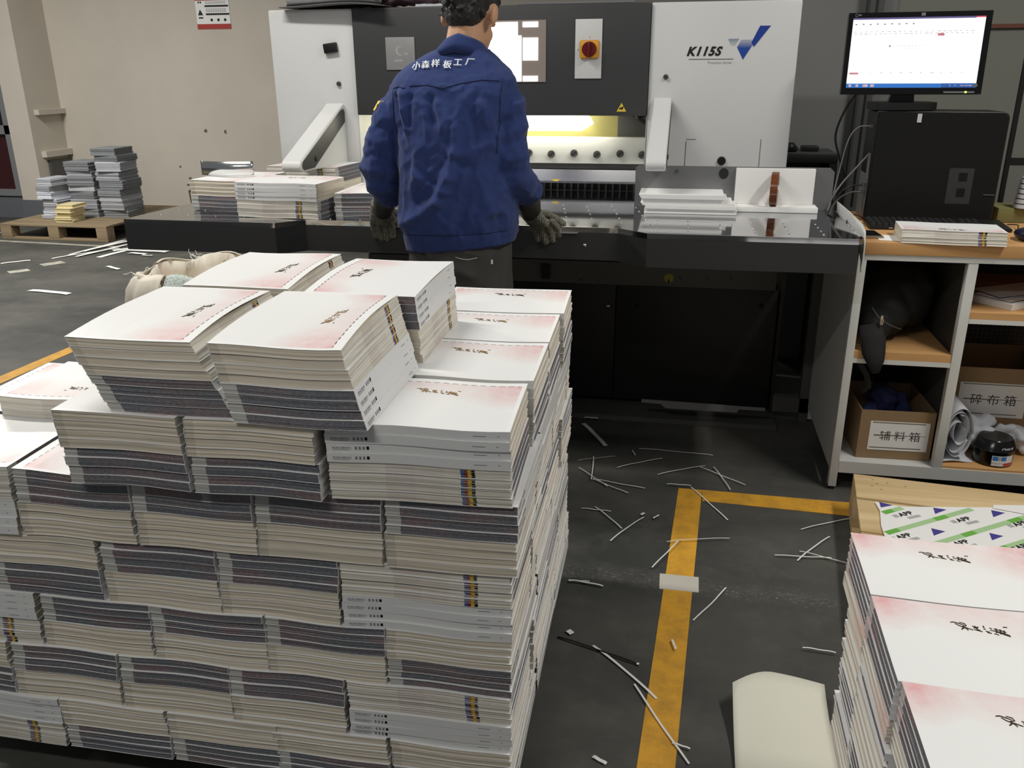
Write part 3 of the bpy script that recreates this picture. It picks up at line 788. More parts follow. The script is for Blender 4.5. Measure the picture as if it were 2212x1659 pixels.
MB().prism([(.160, 1.378), (.183, 1.337), (.220, 1.398), (.208, 1.402), (.172, 1.402)], 'y', TY-.001, TY).build('emblem', blue_mat(), cut)
MB().prism([(.207, 1.392), (.217, 1.378), (.268, 1.446), (.232, 1.446)], 'y', TY-.0012, TY).build('emblem', plain('blue_print', srgb(30, 62, 150), .4), cut)
MB().prism([(.128, 1.405), (.140, 1.384), (.152, 1.384), (.165, 1.405)], 'y', TY-.001, TY).build('emblem', blue2(), cut)
# throat: yellowish backing, lamp, clamp beam, knife, steel lips, comb
MB().box(-1.243, -.145, 3.56, 3.60, .86, 1.40).build('throat_back', plain('yellowed_cast_iron', srgb(168, 160, 96), .6, var=.15, vs=8), cut)
MB().box(-.26, -.145, 3.50, 3.56, 1.05, 1.40).build('throat_bracket', M_dgrey, cut)
MB().tube([(-.19, 3.46, 1.148), (-.175, 3.45, 1.13), (-.15, 3.46, 1.115)], .008, 8).tube([(-.21, 3.47, 1.15), (-.18, 3.47, 1.142), (-.15, 3.47, 1.145)], .010, 8).build('hose', M_black, cut, True)
lamp = MB(); lamp.tube([(-1.15, 3.50, 1.115), (-.40, 3.50, 1.115), (-.375, 3.50, 1.135)], .034, 14)
lamp.build('work_lamp', emit('lit_lamp', (1.0, 0.97, 0.80, 1), 7.0), cut, True)
area('throat_lamp', (-.70, 3.30, 1.135), (-.70, 3.42, .86), .85, .04, 1.6, (1.0, 0.97, 0.84)).location.y = 3.36
MB().box(-1.240, -.147, 3.40, 3.46, .966, 1.063, bev=.003).build('clamp_beam', plain('clamp_ivory_enamel', srgb(228, 228, 220), .35, var=.02), cut, True, 30)
for i, x in enumerate([-.146-.0452*2*k+0.0 for k in range(12)]):
    x = -.151-.0885*i; z = 1.001+(.004 if i % 2 else 0)
    if x < -1.22: break
    if i == 0: x = -.156
    m = MB().cyl((x, 3.401, z), (x, 3.386, z), .0145, .0135, 18)
    m.box(-.012, .012, -.0008, .001, -.0018, .0018, 1, Matrix.Translation((x, 3.3855, z)) @ Matrix.Rotation(R(-35), 4, 'Y'))
    m.build('clamp_screw', [M_dgrey, M_mark], cut, True, 30)
MB().box(-1.240, -.147, 3.415, 3.45, .945, .9655).build('knife_gap', M_dgrey, cut)
m = MB().prism([(3.39, .900), (3.40, .943), (3.45, .944), (3.45, .900)], 'x', -1.235, -.150); m.build('knife', M_chrome, cut)
MB().box(-1.235, -.150, 3.385, 3.45, .893, .8995).build('knife_lip', M_steel, cut)
MB().prism([(-.500, .9065), (-.472, .9065), (-.477, .8995), (-.495, .8995)], 'y', 3.3875, 3.3885).build('small_sticker', M_warn, cut)
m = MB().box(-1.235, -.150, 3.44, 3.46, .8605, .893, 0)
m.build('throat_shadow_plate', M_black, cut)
for i in range(40):
    x = -1.22+.0272*i; MB().box(x, x+.006, 3.425, 3.44, .8605, .890).build('comb_finger', M_dgrey, cut)
# worktable
def table_mat():
    n = NT('polished_table_steel', .10, 1.0); p = n.pos()
    f = n.noise(n.scale(p, (3, 3, 3)), 2, 5, .6); g = n.noise(n.scale(p, (2, 9, 1)), 3, 3, .6)
    c = n.mix(f, (0.42, 0.42, 0.43, 1), (0.58, 0.58, 0.60, 1)); n.color(c)
    n.inp(n.b, 'Roughness', n.M('MULTIPLY_ADD', n.M('MULTIPLY', f, g), .10, .035)); return n.done()
M_table = table_mat()
FY = 2.50
outline = [(-1.77, FY), (-1.245, FY), (-1.175, FY+.075), (-.180, FY+.075), (-.090, FY), (.490, FY), (.505, FY+.02), (.505, 3.29), (-.145, 3.29), (-.145, 3.42), (-1.243, 3.42), (-1.243, 3.29), (-1.72, 3.29)]
MB().prism(outline, 'z', .845, .860).build('worktable', M_table, cut)
rim = [(-1.77, FY), (-1.245, FY), (-1.175, FY+.075), (-.180, FY+.075), (-.090, FY), (.490, FY)]
m = MB()
for a, b in zip(rim[:-1], rim[1:]):
    m.prism([(a[0], a[1]-.002), (b[0], b[1]-.002), (b[0], b[1]+.003), (a[0], a[1]+.003)], 'z', .8602, .8612)
m.build('table_edge', M_chrome, cut)
ap = [(x, y) for x, y in rim]
ap2 = [(x, y+.02) for x, y in reversed(rim)]
MB().prism([(x, y-.001) for x, y in ap]+ap2, 'z', .762, .8445).build('apron', M_apron, cut)
MB().box(-1.768, -1.73, FY+.02, 3.28, .762, .8445).box(.47, .492, FY+.02, 3.28, .762, .8445).build('apron_side', M_apron, cut)
# air nozzles: rows of bright balls set in the table
m = MB()
def dot(x, y): m.sphere((x, y, .8605), .0034, 5, sc=(1, 1, .5))
for i in range(7):
    for j in range(5): dot(-.60+.085*i-.015*j+.0, 2.66+.085*j+(.02 if i % 2 else 0))
for i in range(7):
    for j in range(4): dot(-.07+.095*i, 2.56+.06*j)
for i in range(8):
    for j in range(5): dot(-1.70+.1*i, 2.6+.11*j)
o = m.build('air_nozzles', M_chrome, cut, True); o['kind'] = 'stuff'
# apron handles, recesses and screws
for (x0, x1) in ((-.935, -.885), (-.385, -.30)):
    MB().box(x0, x1, FY+.066, FY+.0745, .8425, .8445).build('grip_edge', M_steel, cut)
for x in (-.905, -.278): MB().cyl((x, FY+.076, .806), (x, FY+.070, .806), .0065, .005, 14).build('apron_bolt', M_steel, cut, True)
# rear guide plate at the right of the table
MB().prism([(-.159, .8605), (.492, .8605), (.492, .985), (.477, .998), (-.15, .998), (-.159, .99)], 'y', 3.04, 3.044).build('guide_plate', plain('guide_plate_steel', srgb(138, 138, 139), .28, .55, var=.04, vs=3), cut)
for (x, z) in ((-.02, .98), (-.025, .885)): MB().cyl((x, 3.041, z), (x, 3.037, z), .006, .006, 12).build('plate_screw', M_dgrey, cut)
MB().prism([(.136+.016*math.cos(a), .975+.018*math.sin(a)) for a in [math.pi*2*k/18 for k in range(18)]], 'y', 3.0385, 3.0399).build('plate_hole', M_mark, cut)
# light-barrier arms
def arm(xl, xr, py, pz, window=True):
    e = bpy.data.objects.new('light_guard_arm', None); COL.objects.link(e); e.parent = cut; e.location = Vector((xl, py, pz))-cut.location
    P = [(py-.002, pz-.002), (py-.014, pz+.008), (py-.016, pz+.022), (py-.008, pz+.036), (py+.425, pz+.214), (py+.4375, pz+.206), (py+.4375, pz-.014), (py+.10, pz-.004)]
    side = MB().prism(P, 'x', xl, xr)
    o = side.build('arm_housing', M_white, e)
    b = o.modifiers.new('b', 'BEVEL'); b.width = .006; b.segments = 3; b.limit_method = 'ANGLE'; b.angle_limit = R(25)
    if window:
        Q = [(py+.012, pz+.004), (py+.002, pz+.012), (py, pz+.022), (py+.008, pz+.033), (py+.385, pz+.188), (py+.415, pz+.194), (py+.426, pz+.180), (py+.424, pz+.145), (py+.105, pz+.004)]
        MB().prism(Q, 'x', xr-.002, xr+.0012).build('dark_window', M_black, e)
        MB().cyl((xr+.001, py+.12, pz+.033), (xr+.004, py+.12, pz+.033), .010, .008, 14).build('sensor_eye', M_mark, e, True)
    a0 = Vector((0, py+.25, pz+.1395)); dirv = Vector((0, .427, .179)).normalized(); nrm = Vector((0, -.179, .427)).normalized()
    MM = Matrix.Translation(a0)
    MB().box(xl+.001, xr-.001, py+.246, py+.248, pz+.1375, pz+.1385).build('housing_joint', M_dgrey, e)
    return e
arm(-1.372, -1.300, 2.862, .978)
arm(-.119, -.054, 2.88, .998, True)
# lower body: cross plate, doors, plinth, lifted base
m = MB().box(-1.24, .371, 3.29, 3.33, .518, .608, bev=.003); m.build('cross_plate', plain('grey_enamel_plate', srgb(92, 92, 90), .5, var=.05), cut, True, 30)
MB().box(-1.24, .371, 3.31, 3.83, .608, .8445).build('under_table_body', M_black, cut)
for (x0, x1) in ((-1.235, -.230), (-.226, .385)): MB().box(x0, x1, 3.302, 3.33, .042, .516, bev=.003).build('lower_door', M_black, cut, True, 30)
for (x, z, r, mt) in ((-.257, .429, .010, M_chrome), (-.147, .436, .009, M_mark), (.326, .455, .009, M_mark)):
    MB().cyl((x, 3.303, z), (x, 3.292, z), r, r*.7, 16).build('door_lock', mt, cut, True)
MB().box(-1.24, .39, 3.34, 3.83, .03, .50).build('lower_body', M_black, cut)
MB().box(-.524, -.490, 3.275, 3.2895, .534, .592, bev=.002).build('rocker_block', M_black, cut, True, 30)
m = MB(); c0 = (-.028, .553)
for i in range(24):
    a0, a1 = 2*math.pi*i/24, 2*math.pi*(i+1)/24
    mi = 1 if i in (17, 18) else 0
    m.add([(c0[0], 3.286, c0[1]), (c0[0]+.0185*math.cos(a0), 3.286, c0[1]+.0185*math.sin(a0)), (c0[0]+.0185*math.cos(a1), 3.286, c0[1]+.0185*math.sin(a1))], [(0, 1, 2)], mi)
m.cyl((c0[0], 3.289, c0[1]), (c0[0], 3.2862, c0[1]), .0185, .0185, 24, 0).build('yellow_disc', [plain('dull_yellow', srgb(160, 150, 50), .5), M_mark], cut)
for (x, z) in ((-.368, .533), (-.300, .530), (.016, .556), (.118, .553), (.206, .56)): MB().cyl((x, 3.29, z), (x, 3.286, z), .006, .006, 12).build('plate_rivet', M_dgrey, cut)
MB().prism([(-.104, .105), (.36, .100), (.36, .088), (.262, .088), (.258, .074), (-.01, .074), (-.03, .090), (-.104, .092)], 'y', 3.14, 3.145).build('foot_plate', M_grey, cut)
MB().box(-1.24, .41, 3.16, 3.34, 0.001, .022).build('base_plinth', M_dgrey, cut)
MB().box(.392, .405, 3.30, 3.83, 0.02, .84).build('side_skirt', M_black, cut)
MB().box(.50, .535, 3.27, 3.31, 0.001, .84).box(.40, .535, 3.27, 3.31, .04, .10).build('table_leg', M_dgrey, cut)

# things lying on the machine's top
o = MB(); o.sheet(lambda u, v: (-1.52+.40*u+.02*v, 3.26+.30*v-.03*u, 1.5285+.006+.016*math.sin(u*3.1)*u+.004*v), 14, 4, .004)
o.sheet(lambda u, v: (-1.495+.37*u+.02*v, 3.275+.26*v-.02*u, 1.5285+.028+.012*math.sin(u*3.1)*u+.004*v), 14, 4, .004)
o.sheet(lambda u, v: (-1.495+.37*u+.01*math.sin(v*3.1), 3.272-.012*math.sin(v*3.14), 1.5285+.008+.020*v+.014*math.sin(u*3.1)*u), 14, 4, .003)
tag(o.build('folded_cloth', plain('grey_felt', srgb(104, 104, 104), .95, var=.2, vs=30), None, True, origin=Vector((-1.33, 3.4, 1.53))), 'folded grey felt cloth lying on the cutter top at its corner', 'cloth')
rag = MB(); random.seed(3)
for i in range(7):
    rag.sphere((-1.22+.045*i+random.uniform(-.01, .01), 3.36+random.uniform(-.03, .03), 1.562+random.uniform(-.008, .012)), .040, 8, sc=(1.1, 1, .75))
rag.tube([(-.96, 3.31, 1.575), (-.935, 3.30, 1.562), (-.93, 3.30, 1.545)], .02, 8)
vs, fs, ns = remeshed(rag, .008, 1)
vs = [v+n*0.010*(noise.noise(v*28)) for v, n in zip(vs, ns)]
vs = [Vector((v.x, v.y, max(v.z, 1.5285))) for v in vs]
tag(from_vf(vs, fs).build('rag', plain('maroon_rag', srgb(96, 74, 80), .95, var=.25, vs=25), None, True, origin=Vector((-1.08, 3.36, 1.53))), 'crumpled dull purple rag heaped on the cutter top', 'rag')
tag(MB().prism([(-1.0, 3.30), (-.72, 3.285), (-.70, 3.45), (-.93, 3.48)], 'z', 1.5285, 1.537).build('paper_sheet', M_paper_grey, None, origin=Vector((-.85, 3.36, 1.53))), 'pale sheet lying on the cutter top beside the worker head', 'paper')
tag(MB().box(-.62, -.2, 3.30, 3.6, 1.5285, 1.536).build('cover_board', M_grey, None, origin=Vector((-.4, 3.4, 1.53))), 'thin grey board along the cutter top', 'board')
# ------------------------------------------------------------------ the worker, standing at the table with back to the camera
PY = 2.36
person = thing('person', (-.61, PY, 0), 'person in blue work jacket and grey gloves standing at the cutter, head bowed', 'person')
def skin_mat():
    n = NT('skin', .55); f = n.noise(n.obj(), 30, 4); n.color(n.mix(f, srgb(206, 160, 124), srgb(190, 142, 108)))
    n.b.inputs['Subsurface Weight'].default_value = .05; return n.done()
M_skin = skin_mat()
# body: one continuous surface from head to feet
HC = Vector((-.575, 2.400, 1.448)); HM = Matrix.Rotation(R(-12), 3, 'Z') @ Matrix.Rotation(R(-30), 3, 'X')
def hp(x, y, z): return HC+HM @ Vector((x, y, z))      # head frame: +y is the face
b = MB()
b.sphere(hp(0, -.006, .018), .073, 12, sc=(.90, 1.10, 1.08), M=HM)
b.sphere(hp(0, .030, -.045), .056, 10, sc=(.92, 1.0, 1.15), M=HM)
b.sphere(hp(0, .062, -.088), .022, 8, sc=(1.1, .8, .8), M=HM)
b.tube([hp(0, .082, .008), hp(0, .100, -.026), hp(0, .086, -.036)], [.007, .011, .008], 8)
for s in (-1, 1):
    b.sphere(hp(s*.028, .076, .012), .012, 7, sc=(1.2, .5, .7), M=HM)
    b.sphere(hp(s*.028, .054, -.030), .020, 8, M=HM)
    b.sphere(hp(s*.072, -.006, -.012), .030, 10, sc=(.28, .62, 1.0), M=HM)
b.sphere(hp(0, .080, -.058), .012, 7, sc=(1.7, .5, .5), M=HM)
b.tube([(-.592, 2.352, 1.27), (-.590, 2.352, 1.335), (-.582, 2.372, 1.40), (-.578, 2.39, 1.43)], [.060, .052, .050, .050], 14)
def ell(cx, cy, z, rx, ry, n=24, p=2.3, tx=0):
    o = []
    for k in range(n):
        a = 2*math.pi*k/n; c, s = math.cos(a), math.sin(a)
        o.append(Vector((cx+rx*math.copysign(abs(c)**(2/p), c), cy+ry*math.copysign(abs(s)**(2/p), s), z+tx*c)))
    return o
b.loft([ell(-.612, 2.36, z, rx, ry) for z, rx, ry in ((.76, .105, .075), (.84, .110, .078), (.95, .120, .085), (1.08, .128, .090), (1.20, .120, .075), (1.27, .10, .06), (1.31, .06, .045))])
for s, ex, wx, hx_ in ((-1, -.829, -.834, -.892), (1, -.461, -.430, -.436)):
    b.tube([(-.612+s*.115, 2.35, 1.245), (-.612+s*.152, 2.345, 1.19), (ex, 2.340, 1.06), (wx, 2.410, .975), (hx_, 2.515, .917)], [.034, .032, .027, .024, .021], 12)
    b.tube([(-.612+s*.065, 2.36, .80), (-.612+s*.080, 2.37, .48), (-.612+s*.09, 2.38, .08)], [.056, .045, .034], 14)
    b.sphere((-.612+s*.09, 2.42, .035), .045, 8, sc=(.8, 1.9, .6))
# bare palms inside the gloves
for (c) in ((-.906, 2.548, .882), (-.424, 2.546, .886)): b.sphere(c, .019, 8, sc=(.8, .6, 1.0))
vs, fs, ns = remeshed(b, .0065, 2)
from_vf(vs, fs).build('body', M_skin, person, True)
# hair: cap of short tufts around the skull
h = MB()
h.sphere(hp(0, -.012, .028), .078, 16, sc=(.90, 1.07, 1.04), M=HM)
h.sphere(hp(0, -.040, -.018), .055, 12, sc=(1.06, .70, .95), M=HM)
random.seed(21)
for i in range(190):
    th = random.uniform(0, 2*math.pi); ph = math.acos(random.uniform(-.55, 1))
    d = Vector((math.sin(ph)*math.cos(th)*.90, math.sin(ph)*math.sin(th)*1.05, math.cos(ph)*1.03))
    if d.y > .45 and d.z < .35: continue
    if d.z < -.15 and d.y > -.2: continue
    p = hp(d.x*.076, -.012+d.y*.076, .028+d.z*.076)
    if d.z < 0: p = hp(d.x*.073, -.018+d.y*.068, .016+d.z*.090)
    fl_ = HM @ (d*.5+Vector((random.uniform(-.7, .7), -.5 if d.y < 0 else .8, -.75 if d.z < .55 else random.uniform(-.3, .1)))).normalized()*random.uniform(.010, .018)
    h.tube([p-fl_*.3, p+fl_*.5, p+fl_], [.0075, .006, .002], 5)
vs, fs, ns = remeshed(h, .0042, 1, .4)
keep = [v+n*.003*noise.noise(v*120) for v, n in zip(vs, ns)]
def hair_mat():
    n = NT('black_hair', .38, spec=.6); o = n.pos()
    f = n.noise(n.scale(o, (1, 1, .35)), 330, 3, .7, 1.0); n.color(n.mix(n.ramp01(f, .4, .7), srgb(16, 15, 15), srgb(46, 43, 42))); n.bump(f, .9, .006)
    return n.done()
from_vf(keep, fs).build('hair', hair_mat(), person, True)
# jacket
j = MB()
tor = ((.838, -.610, 2.365, .158, .112), (.862, -.610, 2.365, .162, .116), (.90, -.612, 2.362, .166, .120), (.96, -.614, 2.358, .166, .121), (1.04, -.612, 2.352, .158, .118), (1.12, -.611, 2.348, .160, .116),
       (1.20, -.612, 2.348, .166, .112), (1.25, -.613, 2.350, .176, .104), (1.280, -.613, 2.352, .168, .092), (1.300, -.611, 2.355, .154, .082), (1.322, -.607, 2.358, .128, .072), (1.345, -.599, 2.362, .094, .063), (1.358, -.592, 2.364, .070, .057), (1.366, -.590, 2.366, .055, .052))
rs_ = []
for (z, cx, cy, rx, ry) in tor:
    tilt_ = .10 if z < .90 else .05 if z < 1.0 else 0
    rs_.append([Vector((p.x, p.y, p.z+(p.x-cx)*tilt_)) for p in ell(cx, cy, z, rx, ry, 36)])
j.loft(rs_)
j.tube([(-.740, 2.352, 1.235), (-.785, 2.345, 1.195), (-.812, 2.338, 1.14), (-.828, 2.335, 1.080), (-.832, 2.350, 1.03), (-.832, 2.385, .995), (-.833, 2.412, .968)], [.050, .050, .046, .051, .051, .048, .040], 20)
j.tube([(-.484, 2.352, 1.238), (-.466, 2.344, 1.205), (-.463, 2.336, 1.15), (-.462, 2.330, 1.09), (-.452, 2.345, 1.04), (-.438, 2.385, 1.005), (-.430, 2.412, .985)], [.048, .050, .048, .050, .050, .048, .040], 20)
# sleeve-end gathers
for (c0, c1) in (((-.833, 2.405, .975), (-.834, 2.424, .957)), ((-.429, 2.405, .990), (-.424, 2.424, .972))): j.tube([c0, c1], [.045, .038], 20)
vs, fs, ns = remeshed(j, .0055, 2)
FOLD = [  # x0, z0, x1, z1, half width, height  (on the back, ridges > 0, valleys < 0)
    (-.585, 1.165, -.590, 1.10, .013, .010), (-.590, 1.10, -.607, 1.04, .014, .012), (-.607, 1.04, -.640, .975, .015, .014), (-.640, .975, -.715, .925, .016, .013), (-.715, .925, -.755, .905, .014, .008),
    (-.640, 1.03, -.700, .975, .022, -.010), (-.70, 1.05, -.66, 1.005, .010, .007), (-.655, 1.055, -.625, 1.02, .009, .008), (-.66, 1.02, -.615, 1.0, .008, .007),
    (-.735, 1.245, -.722, 1.165, .011, .010), (-.757, 1.24, -.745, 1.15, .012, -.010), (-.707, 1.24, -.715, 1.17, .010, -.008),
    (-.650, 1.235, -.640, 1.18, .012, -.009), (-.635, 1.225, -.615, 1.165, .011, .009), (-.520, 1.225, -.505, 1.17, .011, .008), (-.54, 1.20, -.53, 1.13, .012, -.006),
   
    (-.60, 1.09, -.545, 1.065, .012, -.008), (-.56, 1.10, -.50, 1.125, .016, .007), (-.53, 1.05, -.50, .95, .014, .005), (-.56, 1.0, -.58, .90, .016, -.006), (-.69, 1.12, -.70, 1.03, .014, .006),
    (-.455, 1.26, -.468, 1.17, .012, -.012), (-.462, 1.20, -.415, 1.235, .009, .009), (-.465, 1.175, -.412, 1.20, .009, -.009), (-.468, 1.145, -.41, 1.165, .010, .011), (-.460, 1.115, -.41, 1.135, .010, -.009), (-.46, 1.085, -.40, 1.09, .010, .008), (-.46, 1.05, -.40, 1.045, .010, -.004),
    (-.80, 1.235, -.775, 1.15, .010, -.010), (-.84, 1.17, -.79, 1.155, .010, -.007), (-.85, 1.13, -.79, 1.12, .010, .009), (-.87, 1.085, -.80, 1.095, .010, -.010), (-.88, 1.055, -.79, 1.045, .012, .013), (-.87, 1.02, -.79, 1.01, .010, -.010), (-.86, .99, -.80, .985, .009, .008),
    (-.77, .878, -.45, .892, .005, -.0015), (-.77, .935, -.73, .90, .01, .006), (-.48, .93, -.47, .87, .012, -.006),
]
def seg_d(px, pz, a, b, c, d):
    vx, vz = c-a, d-b; t = max(0, min(1, ((px-a)*vx+(pz-b)*vz)/(vx*vx+vz*vz))); return math.hypot(px-a-t*vx, pz-b-t*vz), t
out = []
for v, n in zip(vs, ns):
    h_ = .0035*noise.noise(Vector((v.x*34, v.y*30, v.z*15)))+.0018*noise.noise(Vector((v.x*70, v.y*60, v.z*50)))
    h_ += .0045*(1-abs(noise.noise(Vector((v.x*15+3, v.y*13, v.z*11)))*1.6))**5-.001
    h_ += .0022*(1-abs(noise.noise(Vector((v.x*38, v.y*33, v.z*27+7)))*1.6))**4
    if v.z > 1.27: h_ *= .5
    if v.z > 1.292 and -.74 < v.x < -.52: h_ *= .25
    if v.z < .875: h_ *= .35
    if n.y < .45:
        w_ = min(1, (.45-n.y)/.4)
        for (a, bb, c, d, wd, ht) in FOLD:
            if abs(v.z-(bb+d)/2) > abs(bb-d)/2+3*wd: continue
            q, t = seg_d(v.x, v.z, a, bb, c, d)
            if q < 3*wd: h_ += w_*ht*(.62 if v.x < -.775 or v.x > -.475 else 1.1)*math.exp(-(q/wd)**2)
    out.append(v+n*h_)
def cloth_mat(name, c1, c2, rough=.8, sc=900, sh=.0):
    n = NT(name, rough, spec=.15); f = n.noise(n.obj(), 7, 4, .6); g = n.noise(n.obj(), sc, 1)
    n.color(n.mix(f, tuple(c1), tuple(c2))); n.bump(g, .25, .001)
    if sh: n.b.inputs['Sheen Weight'].default_value = sh
    return n.done()
M_blue = cloth_mat('blue_work_cloth', srgb(52, 68, 120), srgb(39, 53, 99), sh=.15)
M_seam = plain('dark_blue_seam', srgb(18, 26, 62), .9)
jk = from_vf(out, fs).build('jacket', M_blue, person, True)
BV = BVHTree.FromPolygons(out, fs)
def back(x, z, off=0.0, rad=0.0):
    ys = []
    for dx, dz in ((0, 0), (rad, 0), (-rad, 0), (0, rad), (0, -rad)) if rad else ((0, 0),):
        hit = BV.ray_cast(Vector((x+dx, 1.8, z+dz)), Vector((0, 1, 0)))
        if hit[0]: ys.append(hit[0].y)
    return Vector((x, (min(ys) if ys else 2.3)-off, z))
def seam(name, pts, r=.0014, sub=10):
    P = []
    for a, c in zip(pts[:-1], pts[1:]):
        for i in range(sub): P.append(back(a[0]+(c[0]-a[0])*i/sub, a[1]+(c[1]-a[1])*i/sub, .0003))
    P.append(back(*pts[-1], .0003)); MB().tube(P, r, 6).build(name, M_seam, jk, True)
seam('yoke_seam', [(-.712, 1.268), (-.66, 1.270), (-.618, 1.262), (-.575, 1.273), (-.52, 1.282), (-.477, 1.279)])
seam('shoulder_seam', [(-.768, 1.262), (-.745, 1.266), (-.725, 1.262)])
seam('hem_seam', [(-.765, .876), (-.69, .881), (-.61, .884), (-.53, .889), (-.46, .892)], .0009)
seam('armhole_seam', [(-.470, 1.285), (-.474, 1.23), (-.478, 1.17), (-.482, 1.10)], .0012)
seam('armhole_seam', [(-.768, 1.262), (-.770, 1.21), (-.768, 1.15)], .0012)
# collar: a standing fold round the neck
col = MB(); rin = []
def cr(cx, cy, z, rx, ry, tf, n=32):
    return [Vector((cx+rx*math.cos(2*math.pi*k/n), cy+ry*math.sin(2*math.pi*k/n), z+tf*math.sin(2*math.pi*k/n)-.012*abs(math.cos(2*math.pi*k/n))*1.2)) for k in range(n)]
col.loft([cr(-.598, 2.366, 1.346, .086, .072, -.006), cr(-.594, 2.366, 1.364, .072, .065, -.010), cr(-.590, 2.366, 1.379, .060, .058, -.012), cr(-.589, 2.366, 1.384, .056, .054, -.012), cr(-.589, 2.366, 1.380, .052, .050, -.012), cr(-.590, 2.366, 1.35, .055, .052, -.010)], cap=False, closed=True)
col.build('collar', M_blue, jk, True)
rim_ = cr(-.598, 2.366, 1.3445, .0865, .0725, -.006); MB().tube(rim_[16:33 if False else 32]+[rim_[0]], .0012, 6).build('collar_edge', M_seam, jk, True)
# white printed characters across the shoulders
M_wprint = plain('white_print', srgb(232, 236, 242), .6, var=0)
lt = MB()
for ch, x, z, s, rot in (('小', -.700, 1.316, .025, 6), ('森', -.672, 1.319, .024, 4), ('样', -.644, 1.322, .024, 3), ('板', -.612, 1.319, .024, -4), ('工', -.585, 1.324, .023, -2), ('厂', -.555, 1.325, .022, -3)):
    v2, f2 = text_mesh(ch, s, shear=.12 if ch in '小厂' else 0)
    a = R(rot)
    for ox, oz in ((0, 0), (.0007, 0), (-.0005, .0004), (.0002, -.0006)):
        P = [back(x+p.x*math.cos(a)-p.y*math.sin(a)*1, z+(p.x*math.sin(a)+p.y*math.cos(a))*.85, .0015, .006)+Vector((ox, 0, oz)) for p in v2]
        lt.add(P, f2)
lt.build('back_lettering', M_wprint, jk)
m = MB()
def side_pt(y, z):
    hit = BV.ray_cast(Vector((-1.3, y, z)), Vector((1, 0, 0))); return Vector(((hit[0].x if hit[0] else -.83)-.004, y, z))
m.sheet(lambda u, v: side_pt(2.365-.045*u, 1.205+.024*v), 4, 3, .002)
m.build('yellow_patch', plain('yellow_patch', srgb(236, 204, 84), .6), jk)
# trousers
t = MB()
t.loft([ell(-.612, 2.365, z, rx, ry, 28) for z, rx, ry in ((.70, .146, .104), (.78, .150, .108), (.85, .148, .106), (.90, .14, .10))])
for s in (-1, 1): t.tube([(-.612+s*.070, 2.365, .78), (-.612+s*.078, 2.365, .62), (-.612+s*.086, 2.37, .42), (-.612+s*.09, 2.375, .09)], [(.080, .092), (.076, .088), (.064, .070), (.058, .062)], 20)
vs, fs, ns = remeshed(t, .007, 2)
out2 = []
for v, n in zip(vs, ns):
    h_ = .004*noise.noise(Vector((v.x*25, v.y*25, v.z*14)))
    for (a, bb, c, d, wd, ht) in ((-.70, .82, -.66, .76, .02, -.008), (-.60, .845, -.54, .83, .006, .004), (-.63, .80, -.56, .77, .014, .006), (-.485, .84, -.49, .72, .012, -.006), (-.68, .83, -.69, .70, .012, .005)):
        q, tt = seg_d(v.x, v.z, a, bb, c, d); h_ += ht*math.exp(-(q/wd)**2) if n.y < 0 else 0
    out2.append(v+n*h_)
tr = from_vf(out2, fs).build('trousers', cloth_mat('grey_trouser_cloth', srgb(84, 83, 80), srgb(64, 64, 62)), person, True)
BV2 = BVHTree.FromPolygons(out2, fs)
def back2(x, z):
    hit = BV2.ray_cast(Vector((x, 1.8, z)), Vector((0, 1, 0))); return Vector((x, (hit[0].y if hit[0] else 2.26)-.0004, z))
MB().tube([back2(-.60+.06*i/8, .823-.006*math.sin(i/8*3)) for i in range(9)], .0011, 6).build('pocket_seam', M_paper_grey, tr, True)
p = back2(-.503, .808); MB().box(p.x-.003, p.x+.003, p.y-.002, p.y, p.z-.006, p.z+.006).build('tag', M_wprint, tr)
for s in (-1, 1):
    m = MB(); m.sphere((-.612+s*.09, 2.415, .045), .058, 10, sc=(.85, 2.2, .78)); m.box(-.612+s*.09-.045, -.612+s*.09+.045, 2.30, 2.53, .001, .02)
    vs, fs, ns = remeshed(m, .007, 2); from_vf(vs, fs).build('shoe', M_black, person, True)
# grey under-sleeves and knitted gloves
M_under = cloth_mat('grey_sleeve_knit', srgb(80, 79, 74), srgb(66, 66, 62), .9, 500)
MB().tube([(-.834, 2.405, .980), (-.866, 2.465, .942), (-.896, 2.530, .905)], [.038, .034, .030], 20).build('under_sleeve', M_under, person, True)
MB().tube([(-.428, 2.405, .990), (-.432, 2.47, .948), (-.437, 2.530, .912)], [.037, .034, .031], 20).build('under_sleeve', M_under, person, True)
def glove_mat():
    n = NT('mottled_knit', .95, spec=.1); o = n.pos()
    f = n.noise(n.scale(o, (1, 1, 1.0)), 260, 3, .7, .8)
    w = n.t.nodes.new('ShaderNodeTexWave'); n.link(n.scale(o, (.5, .3, 1)), w.inputs['Vector']); w.inputs['Scale'].default_value = 95; w.inputs['Distortion'].default_value = 3.0
    n.color(n.mix(n.ramp01(f, .35, .66), srgb(84, 84, 74), srgb(158, 156, 140))); n.bump(w.outputs['Fac'], .8, .003); return n.done()
M_glove = glove_mat()
def reach(p, s=1.036): return (p[0]*s, p[1]*s, 1.3+(p[2]-1.3)*s)
